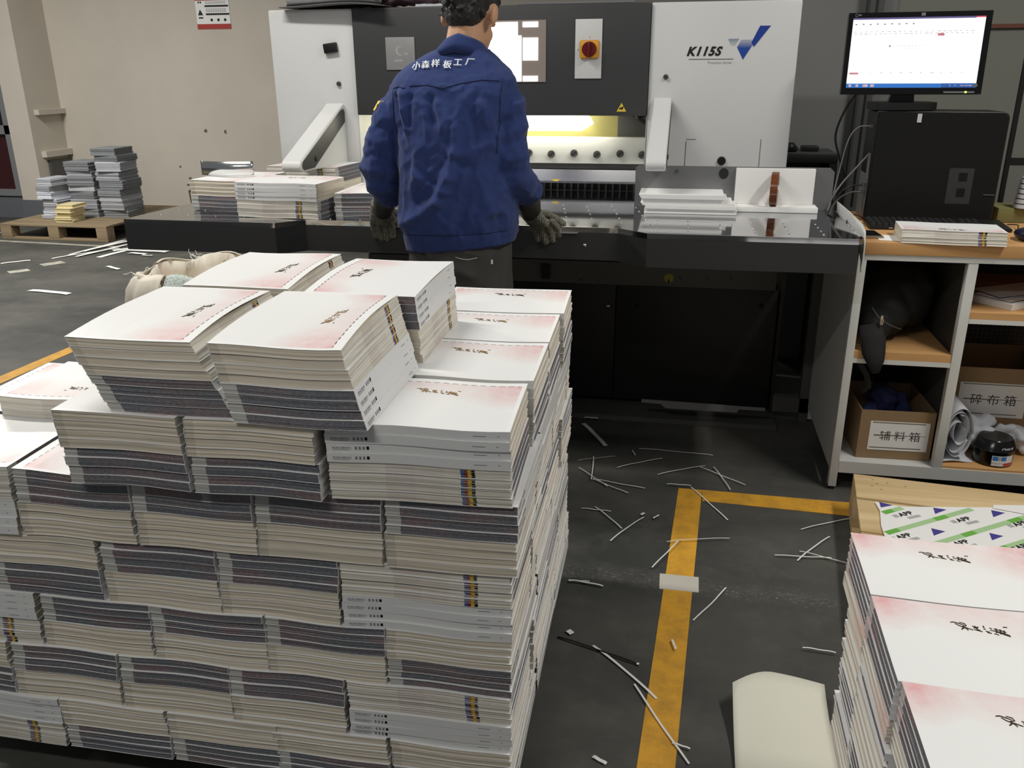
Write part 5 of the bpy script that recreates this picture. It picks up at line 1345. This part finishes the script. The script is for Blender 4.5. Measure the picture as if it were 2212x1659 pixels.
# papers on the right shelf
m = MB(); M5 = Matrix.Translation((1.03, 2.86, .6185)) @ Matrix.Rotation(R(38), 4, 'Z')
m.box(-.11, .13, -.08, .08, 0, .018, M=M5); fl_o = tag(m.build('paper_pad', M_paper, None, origin=Vector((1.03, 2.86, .6185))), 'thick white paper pad lying askew on the upper shelf', 'paper')
m = MB(); M6 = Matrix.Translation((1.03, 2.86, .637)) @ Matrix.Rotation(R(38), 4, 'Z')
m.box(-.10, .12, -.07, .07, 0, .002, 0, M6)
for b_ in ((-.10, .12, -.07, -.064), (-.10, .12, .064, .07), (-.10, -.094, -.064, .064), (.114, .12, -.064, .064)): m.box(b_[0], b_[1], b_[2], b_[3], .002, .0025, 1, M6)
tag(m.build('framed_print', [M_paper, plain('purple_black_border', srgb(42, 30, 52), .6)], None, origin=Vector((1.03, 2.86, .637))), 'white sheet with dark purple border lying on the paper pad', 'print')
m = MB(); M6 = Matrix.Translation((1.06, 2.90, .645)) @ Matrix.Rotation(R(22), 4, 'Z') @ Matrix.Rotation(R(-3), 4, 'Y')
m.box(-.12, .12, -.07, .07, 0, .0018, 0, M6)
for b_ in ((-.12, .12, -.07, -.064), (-.12, .12, .064, .07), (-.12, -.114, -.064, .064), (.114, .12, -.064, .064)): m.box(b_[0], b_[1], b_[2], b_[3], .0018, .0022, 1, M6)
tag(m.build('framed_print', [M_paper_grey, plain('purple_black_border2', srgb(42, 30, 52), .6)], None, origin=Vector((1.06, 2.90, .641))), 'second dark-bordered sheet lying across the first at an angle', 'print')
# round tin of wax
tin = thing('round_tin', (1.035, 2.76, .1125), 'round black tin with blue and red label on the lowest shelf', 'tin')
TM = Matrix.Translation((1.035, 2.765, .1125))
m = MB(); m.tube([TM @ Vector((0, 0, z)) for z in (.0005, .004, .048, .050)], [.056, .0585, .0585, .056], 36); m.build('tin_body', M_blackgloss, tin, True, 30)
m = MB(); m.tube([TM @ Vector((0, 0, z)) for z in (.050, .054, .058, .082, .086)], [.0615, .0625, .0605, .052, .048], 36); m.build('lid', M_blackgloss, tin, True, 30)
def wrap(mb, a0, a1, z0_, z1_, r, mi=0, n=12):
    vs = []
    for i in range(n+1):
        a = R(a0+(a1-a0)*i/n); vs += [TM @ Vector((r*math.cos(a), r*math.sin(a), z0_)), TM @ Vector((r*math.cos(a), r*math.sin(a), z1_))]
    mb.add(vs, [(2*i, 2*i+2, 2*i+3, 2*i+1) for i in range(n)], mi)
m = MB(); wrap(m, 250, 320, .006, .040, .0588, 0); wrap(m, 252, 268, .024, .038, .0590, 1); wrap(m, 270, 274, .024, .038, .0590, 3); wrap(m, 276, 292, .024, .038, .0590, 1); wrap(m, 285, 318, .007, .016, .0590, 2)
m.build('tin_label', [M_paper, plain('label_blue', srgb(70, 130, 200), .4), plain('label_red', srgb(196, 52, 60), .4), M_yellow], tin)
def wrap_text(mb, s, size, ac, zc, r, **k):
    v2, f2 = text_mesh(s, size, **k); mb.add([TM @ Vector((r*math.cos(R(ac)+p.x/r), r*math.sin(R(ac)+p.x/r), zc+p.y)) for p in v2], f2)
m = MB(); wrap_text(m, 'ホワイト', .010, 266, .013, .0592); m.build('tin_lettering', M_mark, tin)
m = MB(); wrap_text(m, 'CNAUF', .012, 292, .063, .0592, offset=.0005); m.build('lid_lettering', M_wprint, tin)
# rolled papers and crumpled paper
ro = MB()
def spiral(u, v): a = u*4*math.pi; r = .014+.012*u; return (.905+r*math.cos(a)*1.05, 2.80-.10*v, .205+r*1.9*math.sin(a))
for k, (cx, cz, sx_, sz_, t0, t1) in enumerate(((.912, .215, .040, .082, 0, 1), (.908, .215, .032, .070, 0, .95), (.905, .200, .026, .052, .2, 1.1), (.915, .225, .020, .05, .4, 1.3))):
    ro.sheet(lambda u, v, cx=cx, cz=cz, sx_=sx_, sz_=sz_, t0=t0, t1=t1: (cx+sx_*math.cos(2*math.pi*(t0+(t1-t0)*u)), 2.725+.20*v, cz+sz_*math.sin(2*math.pi*(t0+(t1-t0)*u))), 30, 2, .0008)
ro.sheet(lambda u, v: (.872+.10*u, 2.715+.02*u+.2*v, .118+.004*math.sin(u*5)), 6, 2, .0008)
tag(ro.build('rolled_paper', M_paper_grey, None, True, origin=Vector((.905, 2.8, .1125))), 'loosely rolled grey-white paper standing beside the bench divider', 'paper')
rag_heap('crumpled_paper', M_paper_grey, 1.00, 2.86, .1127, 6, .04, .03, .09, 'crumpled white paper behind the round tin', 'paper', .03, 5)
rag_heap('crumpled_paper', M_paper_grey, 1.12, 2.85, .1127, 5, .05, .03, .075, 'crumpled paper bag beside the round tin at the picture edge', 'paper', .03, 6)

# ------------------------------------------------------------------ pale pallet at the right, wrap paper, floor sheet
pl = thing('pale_pallet', (1.05, 1.70, 0), 'pale new pine pallet carrying the pile of books and printed wrapping paper', 'pallet')
PLM = Matrix.Translation((.573, 2.545, 0)) @ Matrix.Rotation(R(-6.5), 4, 'Z')
m = MB(); m.box(0, 1.15, -.16, 0, .108, .130, M=PLM, bev=.002); m.build('deck_board', M_pine, pl, True, 30)
for k in range(8): MB().box(.0+.0, 1.15, -.165-.20*(k+1)+.005, -.165-.20*k, .112, .126, M=PLM, bev=.001).build('deck_board', M_pine, pl, True, 30)
for x in (0, .55, 1.05):
    for y in (-.10, -.75, -1.40): MB().box(x, x+.09, y-.04, y+.10-.0, .020, .1075, M=PLM, bev=.002).build('block', M_pine, pl, True, 30)
    MB().box(x, x+.09, -1.5, 0, .001, .0195, M=PLM, bev=.002).build('bottom_board', M_pine, pl, True, 30)
m = MB(); random.seed(8)
for (x, y) in ((.05, -.03), (.09, -.04), (.06, -.055), (.045, -.075), (.07, -.09), (.145, -.32), (.16, -.335), (.12, -.30), (.18, -.36), (.14, -.05)): m.box(x, x+.006, y, y+.002, .1302 if y > -.16 else .1262, .1304 if y > -.16 else .1264, M=PLM)
m.build('nail_marks', M_mark, pl)
# wrap: printed sheet
wp_ = thing('wrapping_paper', (.85, 2.25, .1275), 'white wrapping paper with green bands, lettering and purple triangles on the pallet', 'paper')
WO = Vector((.600, 2.362, 0)); WX = Vector((1, -.02, 0)).normalized()
def wz(x, y): return .1310+.0012*math.sin(x*22)+.0008*math.sin(y*31+x*9)
poly_w = [(.600, 2.362), (.640, 2.348), (.684, 2.345), (.78, 2.362), (.925, 2.385), (1.20, 2.37), (1.20, 1.80), (.55, 1.80), (.582, 2.05), (.590, 2.22), (.604, 2.31)]
def inside(x, y):
    c = False; n = len(poly_w)
    for i in range(n):
        (xa, ya), (xb, yb) = poly_w[i], poly_w[(i+1) % n]
        if (ya > y) != (yb > y) and x < (xb-xa)*(y-ya)/(yb-ya)+xa: c = not c
    return c
m = MB(); m.prism(poly_w, 'z', .1300, .1312); m.build('wrap_sheet', M_paper, wp_)
M_green, M_green2, M_purp = plain('print_green', srgb(112, 178, 76), .5), plain('print_pale_green', srgb(170, 206, 152), .5), plain('print_purple', srgb(72, 66, 142), .5)
def wrect(mb, cx, cy, l, w, ang, mi=0, zz=.1314):
    a = R(ang); P = [(cx+math.cos(a)*x-math.sin(a)*y, cy+math.sin(a)*x+math.cos(a)*y) for x, y in ((-l/2, -w/2), (l/2, -w/2), (l/2, w/2), (-l/2, w/2))]
    if all(inside(*p) for p in P): mb.add([Vector((p[0], p[1], zz)) for p in P], [(0, 1, 2, 3)], mi)
ANG = 35
tdir = (math.cos(R(ANG)), math.sin(R(ANG)))
for (ox, oy) in ((.558, 2.258), (.55, 2.146), (.60, 2.066), (.66, 2.0), (.76, 1.96), (.86, 1.92)):
    g1 = MB()
    for s_ in range(90):
        l = -.04+s_*.009; cx, cy = ox+tdir[0]*l, oy+tdir[1]*l
        wrect(g1, cx, cy, .0091, .019, ANG, 1 if ((s_+4) % 20) < 15 else 0)
    if g1.v: g1.build('green_band', [M_green, M_green2], wp_)
M_gp = plain('print_grey', srgb(176, 176, 176), .5)
for (ox, oy) in ((.670, 2.299), (.819, 2.294), (.637, 2.169), (.777, 2.160), (.964, 2.297), (.93, 2.17), (1.09, 2.16)):
    tx_ = MB(); sb = MB(); M7 = Matrix.Translation((ox, oy, .1315)) @ Matrix.Rotation(R(31), 4, 'Z'); add_text(tx_, 'APP', M7 @ Matrix.Scale(1.0, 4), .025, offset=.0011, space=1.08)
    a7 = M7 @ Vector((.010, -.021, 0)); wrect(sb, a7.x, a7.y, .042, .012, 31); a7 = M7 @ Vector((-.034, .0, 0)); wrect(sb, a7.x, a7.y, .016, .016, 31)
    lo_ = tx_.build('wrap_lettering', M_mark, wp_)
    if sb.v: sb.build('wrap_small_print', M_gp, lo_)
for T_ in ([[.612, 2.361], [0.610, 2.327], [0.645, 2.346]], [[0.755, 2.352], [0.751, 2.314], [0.789, 2.346]], [[0.911, 2.366], [0.904, 2.323], [0.944, 2.355]], [[0.719, 2.227], [0.716, 2.186], [0.752, 2.215]], [[0.865, 2.228], [0.86, 2.188], [0.897, 2.217]], [[1.03, 2.23], [1.025, 2.19], [1.06, 2.22]]):
    MB().add([Vector((p[0], p[1], .1316)) for p in T_], [(0, 1, 2)]).build('purple_triangle', M_purp, wp_)
tag(MB().prism([(.925, 2.395), (1.2, 2.44), (1.2, 2.30), (.918, 2.375)], 'z', .1330, .1338).build('wrapping_paper', M_paper, None, origin=Vector((1.0, 2.38, .133))), 'second wrapping sheet overlapping the first at its far corner', 'paper')
# curled cream paper sheet leaning between floor and pallet
cs = MB()
def curl(u, v):
    x = .172+.20*u; y = 1.585-.75*v
    edge = math.exp(-(v/.16)**2); zc = .004+.030*math.exp(-(v/.10))+.006*math.sin(u*3.14)*(1-v)
    y += .055*math.sin(min(1, u*2.2)*1.57)
    return (x+.02*v*(1-u)*0, y, zc+.02*(1-u)*edge)
cs.sheet(curl, 14, 26, .0012)
tag(cs.build('cream_sheet', plain('cream_card_sheet', srgb(222, 220, 204), .6, var=.02), None, True, origin=Vector((.27, 1.3, .004))), 'large curled cream paper sheet on the floor beside the pale pallet', 'paper')

# ------------------------------------------------------------------ white woven sack behind the tall stack
sk = thing('woven_sack', (-1.235, 2.085, 0), 'open white woven sack with grey-green stripe standing behind the tall stack', 'sack')
def sack_mat():
    n = NT('woven_plastic', .75); p = n.pos(); q = n.sep(p)
    f = n.noise(p, 18, 4, .6)
    c = n.mix(f, srgb(228, 221, 206), srgb(206, 196, 178))
    st_ = n.noise(n.scale(p, (1, 1, 1)), 9, 3, .6); c = n.mix(n.M('MULTIPLY', n.ramp01(st_, .60, .72), .5), c, srgb(196, 156, 140))
    n.color(c); return n.done()
def band_mat():
    n = NT('woven_grey_green', .75); p = n.pos()
    w1 = n.voro(p, 230); n.color(n.mix(n.ramp01(w1, .1, .5), srgb(112, 126, 120), srgb(196, 204, 196))); return n.done()
M_sack, M_band = sack_mat(), band_mat()
n = 72
SC = Vector((-1.215, 2.085, 0)); c0 = SC
def sp(k, t):
    a = 2*math.pi*k/n; rx, ry = .200, .200
    zr = .808-.010*math.sin(a-.15)+.010*math.sin(3*a+1)+.008*math.sin(7*a)+0
    f = 1+(.035*math.sin(a*5+t*4)+.022*math.sin(a*11+t*7)+.012*math.sin(a*19-t*9))*(.4+.6*t)
    bulge = .84+.16*math.sin(min(1, t*1.1)*2.0)
    return SC+Vector((rx*math.cos(a)*f*bulge, ry*math.sin(a)*f*bulge, .002+(zr-.002)*t))
def crease(vs_, amp):
    return [v+(Vector((v[0], v[1], 0))-SC).normalized()*amp*(noise.noise(Vector((v[0]*22, v[1]*22, v[2]*9)))+.5*noise.noise(Vector((v[0]*50, v[1]*50, v[2]*30)))) for v in (Vector(q) for q in vs_)]
outer = [[sp(k, t) for k in range(n)] for t in (0, .15, .35, .55, .75, .85, .93, 1.0)]
inner = [[c0+(Vector((p.x, p.y, 0))-c0)*(1-s_)+Vector((0, 0, p.z-d_)) for p in outer[-1]] for s_, d_ in ((.04, .001), (.07, .03), (.12, .08), (.20, .15), (.5, .24), (.9, .26))]
m = MB(); m.loft(outer+inner, cap=True); m.v = crease(m.v, .030); m.build('sack_body', M_sack, sk, True)
# wide folded-over rim: cream fold at the left, woven stripe along the near and right rim
def over(a0, a1, dr, dz, drop, nm, mat, n1=30):
    def fn(u, v):
        a = R(a0+(a1-a0)*u); k = a/(2*math.pi)*n; p = sp(k, 1.0); d = (Vector((p.x, p.y, 0))-c0).normalized()
        q = p+d*(dr*math.sin(min(1, v*2.2)*1.57)+.010*math.sin(u*19+v*2)*v)+Vector((0, 0, dz*math.sin(min(1, v*3)*3.14)-drop*v+.006*math.sin(u*9)))
        return q+d*.010*noise.noise(q*26)
    m = MB(); m.sheet(fn, n1, 8, .002); m.build(nm, mat, sk, True)
over(175, 262, .040, .012, .19, 'folded_rim', M_sack)
over(264, 345, .022, .004, .09, 'stripe_band', M_band)
over(25, 80, .018, .006, .06, 'stripe_band', M_band)
over(82, 172, .014, .006, .04, 'folded_rim', M_sack)
m = MB(); random.seed(9)
for i in range(11):
    k = random.uniform(.50, .62)*n if i < 7 else random.uniform(.36, .40)*n; p = sp(k, 1.0); q = p
    pts = [p]
    for s_ in range(4): q = q+Vector((random.uniform(-.012, .008), random.uniform(-.01, .01), random.uniform(-.004, .012) if i > 6 else random.uniform(-.03, .01))); pts.append(q)
    m.tube(pts, .0009, 4)
m.build('frayed_threads', M_paper, sk)

# ------------------------------------------------------------------ far left: pallet with paper piles
pal2 = pallet('wooden_pallet', -5.62, -4.62, 6.28, 7.45, .13, M_oldwood, 'old pallet with flat board top against the far wall', solid=True, rot=0)
M_pg = [plain('newsprint_a', srgb(150, 152, 158), .9, var=.08, vs=25), plain('newsprint_b', srgb(176, 178, 184), .9, var=.08, vs=25), plain('newsprint_c', srgb(128, 131, 134), .9, var=.08, vs=25), plain('newsprint_d', srgb(204, 208, 218), .9, var=.05, vs=25)]
M_manila = plain('cream_paper', srgb(214, 200, 154), .9, var=.05)
def pile(px, py, w, d, ztop, nb, mats, desc, sd, zb=.1305):
    random.seed(sd); z = zb; hh = (ztop-zb)/nb; names = ['lowest', 'second', 'third', 'fourth', 'fifth', 'sixth', 'seventh', 'eighth', 'ninth', 'tenth']
    for i in range(nb):
        h = hh*random.uniform(.75, 1.25) if i < nb-1 else ztop-z
        if h < .01: h = .01
        dx, dy, rz = random.uniform(-.018, .018), random.uniform(-.015, .015), random.uniform(-6, 6)
        M = Matrix.Translation((px+dx, py+dy, z)) @ Matrix.Rotation(R(rz), 4, 'Z')
        m = MB(); nl = max(3, int(h/.008)); rings = []
        for k in range(nl+1):
            j_ = random.uniform(-.006, .006)
            for zz in ((k/nl,) if k in (0, nl) else (k/nl-.12/nl, k/nl+.12/nl)):
                e_ = random.uniform(-.004, .004)
                rings.append([M @ Vector((x*(w/2+e_+j_*.5), y*(d/2+e_), .0004+(h-.0008)*zz)) for x, y in ((-1, -1), (1, -1), (1, 1), (-1, 1))])
        m.loft(rings); mt = mats[i % len(mats)] if len(mats) > 1 else mats[0]
        tag(m.build('paper_bundle', mt, None, origin=Vector((px+dx, py+dy, z))), f'{names[i]} bundle up in {desc}', 'paper bundle', 'paper bundles on the far pallet')
        z += h
pile(-5.33, 6.66, .14, .24, .475, 7, [M_pg[1], M_pg[3], M_pg[0]], 'the bluish pile nearest the pillar', 31)
pile(-5.09, 6.50, .15, .18, .275, 5, [M_manila], 'the cream pile at the pallet front', 32)
pile(-5.10, 6.83, .24, .26, .600, 7, [M_pg[2], M_pg[0], M_pg[2], M_pg[1]], 'the broad grey pile behind the cream one', 33)
pile(-4.83, 6.84, .22, .28, .715, 9, [M_pg[2], M_pg[0], M_pg[1], M_pg[2]], 'the tallest grey pile by the wall', 34)
# poster on the wall
ps = thing('safety_poster', (-4.2, WY, 1.78), 'red and white safety notice poster on the far wall', 'poster')
def pq(mb, x0, x1, z0, z1, y=.006, mi=0): mb.box(x0, x1, WY-y, WY-y+.0008, z0, z1, mi)
PX0, PX1, PZ0, PZ1 = -4.36, -4.035, 1.68, 2.12
m = MB(); pq(m, PX0, PX1, PZ0, PZ1, .004); m.build('poster_sheet', M_paper, ps)
M_red = plain('poster_red', srgb(168, 48, 44), .6)
for _a, _b in ((1.68, 1.722), (1.915, 1.96), (2.08, 2.12)):
    m = MB(); pq(m, PX0, PX1, _a, _b); m.build('red_band', M_red, ps)
m = MB(); pq(m, PX0+.09, PX1-.008, 1.862, 1.877); pq(m, PX0+.095, PX1-.004, 1.795, 1.810)
for k in range(3): m.cyl((PX0+.145+.065*k, WY-.005, 1.755), (PX0+.145+.065*k, WY-.0062, 1.755), .012, .012, 14)
m.prism([(PX0+.018, 1.795), (PX0+.068, 1.795), (PX0+.041, 1.843)], 'y', WY-.006, WY-.005)
pq(m, PX0+.022, PX0+.065, 1.768, 1.779); pq(m, PX0+.028, PX0+.040, 1.893, 1.908); pq(m, PX0+.048, PX0+.060, 1.893, 1.908)
m.build('poster_print', M_mark, ps)
m = MB()
for zz in (1.900, 1.890, 1.843, 1.832, 1.822):
    for k in range(9): pq(m, PX0+.10+.022*k, PX0+.116+.022*k, zz, zz+.004)
m.build('poster_small_print', M_grey, ps)
# ------------------------------------------------------------------ paper trimmings on the floor
M_strip = plain('white_paper_strip', srgb(232, 232, 228), .7, var=.03)
def strip_(a, b, w, label, lift=.0, cat='paper strip', mat=None, grp='paper trimmings on the floor', name='paper_strip'):
    m = MB(); a = Vector((a[0], a[1], 0)); b = Vector((b[0], b[1], 0)); d = b-a; n = Vector((-d.y, d.x, 0)).normalized(); L = d.length
    bow = random.uniform(-.02, .02)*L
    N = 8
    def f(u, v):
        p = a+d*u+n*((v-.5)*w+bow*math.sin(math.pi*u)); return (p.x, p.y, .0030+lift+.002*math.sin(math.pi*u)+.001*math.sin(u*9))
    m.sheet(lambda u, v: f(u, v), N, 1, .0006)
    return tag(m.build(name, mat or M_strip, None, origin=(a+b)/2), label, cat, grp)
random.seed(17)
S = [
 ((-.096, 2.902), (.167, 2.889), .004, 'long thin strip lying parallel to the cutter in its shadow'),
 ((-.163, 2.724), (-.011, 2.828), .0035, 'straight strip slanting up between tall stack and yellow corner'),
 ((-.023, 2.69), (.138, 2.79), .0035, 'strip slanting up just beyond the yellow corner'),
 ((.121, 2.775), (.267, 2.661), .0035, 'strip slanting down from the tip of the strip beyond the yellow corner'),
 ((.166, 2.783), (.216, 2.614), .003, 'thin strip crossing another beyond the yellow bar'),
 ((-.252, 2.793), (-.241, 2.607), .0035, 'strip pointing straight away from the camera beside the tall stack'),
 ((-.305, 2.759), (-.175, 2.819), .002, 'very thin grey thread-like strip near the tall stack far corner'),
 ((-.238, 2.622), (-.06, 2.581), .004, 'upper of two strips fanning out beside the tall stack'),
 ((-.238, 2.618), (-.112, 2.535), .0035, 'lower of two strips fanning out beside the tall stack'),
 ((-.294, 2.696), (-.183, 2.569), .0035, 'strip emerging from behind the tall stack into the fan'),
 ((-.323, 3.093), (-.218, 2.893), .016, 'wide grey paper band lying in the cutter shadow'),
 ((.01, 2.618), (.09, 2.619), .004, 'short strip lying over the end of the yellow corner'),
 ((.09, 2.619), (.2, 2.413), .0045, 'long strip crossing the yellow bar and dark floor'),
 ((-.251, 2.406), (-.157, 2.402), .0035, 'short bright strip touching the tall stack side, upper one'),
 ((-.21, 2.423), (-.116, 2.298), .0035, 'strip slanting down from the short bright strip'),
 ((-.144, 2.218), (-.054, 2.379), .0035, 'strip slanting up alone between stack and yellow line'),
 ((-.018, 2.094), (.056, 2.26), .0035, 'strip slanting up across the left rim of the yellow line'),
 ((.019, 2.24), (.2, 2.292), .0025, 'thin strip crossing the yellow line nearly level'),
 ((.093, 1.872), (.18, 2.036), .0035, 'strip just right of the yellow line by the pale scuffs'),
 ((.413, 2.392), (.575, 2.491), .0035, 'bent strip whose end reaches the pale pallet'),
 ((.382, 2.207), (.491, 2.362), .004, 'thick strip crossing two others near the pale pallet'),
 ((.322, 2.224), (.478, 2.237), .0035, 'level strip crossed by two others near the pale pallet'),
 ((.393, 2.257), (.523, 2.209), .003, 'strip running down to the book pile on the pale pallet'),
 ((.348, 1.802), (.423, 1.796), .0035, 'short level strip touching the book pile on the pale pallet'),
 ((-.144, 1.726), (.013, 1.565), .006, 'thick long strip ending on the yellow line'),
 ((-.038, 1.604), (.083, 1.385), .0045, 'long thin strip lying along the near part of the yellow line'),
 ((.049, 1.435), (.085, 1.425), .004, 'tiny strip crossing the long one near the yellow line'),
 ((-.238, 1.991), (-.143, 1.979), .005, 'thick short strip beside the tall stack at the scuff line'),
 ((-.236, 1.985), (-.181, 1.992), .003, 'thin strip just above the thick short one beside the stack'),
 ((.042, 1.777), (.052, 1.741), .005, 'small white scrap in the middle of the yellow line'),
 ((-.108, 1.371), (-.079, 1.356), .008, 'pale scrap at the very bottom between stack and yellow line'),
 ((-.212, 1.772), (-.199, 1.760), .014, 'small square paper scrap near the tall stack side'),
 ((-.121, 2.877), (-.107, 2.835), .004, 'tiny curled scrap below the long strip in the cutter shadow'),
 ((-.063, 2.392), (-.053, 2.406), .008, 'tiny triangular scrap at the tip of the lone slanting strip'),
 ((-.025, 2.375), (-.008, 2.399), .005, 'tiny scrap between the lone strip and the yellow line'),
 ((-.326, 3.151), (-.27, 3.152), .012, 'pale scrap at the foot of the cutter behind the tall stack'),
 ((-4.873, 5.379), (-4.738, 5.518), .03, 'narrow paper scrap at the far left floor edge'),
 ((-4.068, 4.682), (-3.75, 4.638), .045, 'torn white paper scrap alone on the far floor'),
 ((-4.031, 5.423), (-3.881, 5.339), .03, 'small twisted scrap on the floor left of the sack'),
 ((-4.575, 5.737), (-4.527, 6.366), .03, 'long shaving at the edge of the heap by the cutter leaf'),
 ((-4.475, 5.683), (-4.383, 6.184), .035, 'long shaving in the middle of the heap by the cutter leaf'),
 ((-4.552, 5.868), (-4.460, 6.327), .04, 'broad shaving on the heap by the cutter leaf'),
 ((-4.30, 5.70), (-4.22, 6.25), .05, 'widest pale shaving beside the cutter leaf'),
 ((-4.62, 5.60), (-4.36, 6.05), .025, 'lowest shaving spreading from the heap'),
 ((-4.35, 5.95), (-4.10, 6.20), .06, 'paper flap under the corner of the cutter leaf'),
 ((-4.254, 5.99), (-3.895, 5.976), .07, 'white sheet edge lying under the cutter leaf'),
 ((-4.158, 5.88), (-4.0, 5.85), .04, 'white crumpled scrap below the sheet edge under the cutter leaf'),
 ((-4.001, 5.80), (-3.919, 5.81), .02, 'tiny scrap right of the crumpled one under the cutter leaf'),
]
for i, (a, b, w, l) in enumerate(S): strip_(a, b, w, l, lift=.0011*(i % 6))
strip_((-.232, 1.743), (-.032, 1.674), .005, 'black strap with white tip lying beside the tall stack', .001, 'strap', M_black, None, 'black_strap')
m = MB().box(-.037, -.031, 1.671, 1.677, .0045, .006); m.build('strap_tip', M_paper, bpy.data.objects['black_strap'])
for (a, b, w, nm) in (((-4.6, 5.128), (-4.518, 5.232), .09, 'trim_10'), ((-4.539, 5.386), (-4.458, 5.514), .10, 'trim_11')):
    a = Vector((*a, 0)); b = Vector((*b, 0)); d = b-a; n = Vector((-d.y, d.x, 0)).normalized()*w/2
    poly_floor(nm, [tuple((p)[:2]) for p in (a-n, b-n, b+n, a+n)], M_whiteline)
poly_floor('trim_12', [(.004, 2.075), (.109, 2.075), (.108, 2.001), (.005, 2.0)], plain('worn_white_tape', srgb(196, 192, 180), .7, var=.1), z=.0022)
# the rest of both piles of books, beyond the ones built singly
def rest_build():
    me = REST.mesh('book_mass', PAGES); o = bpy.data.objects.new('book_mass', me); COL.objects.link(o)
    tag(o, 'remaining books inside and along the far side of both piles', 'books', None, 'stuff')
rest_build()
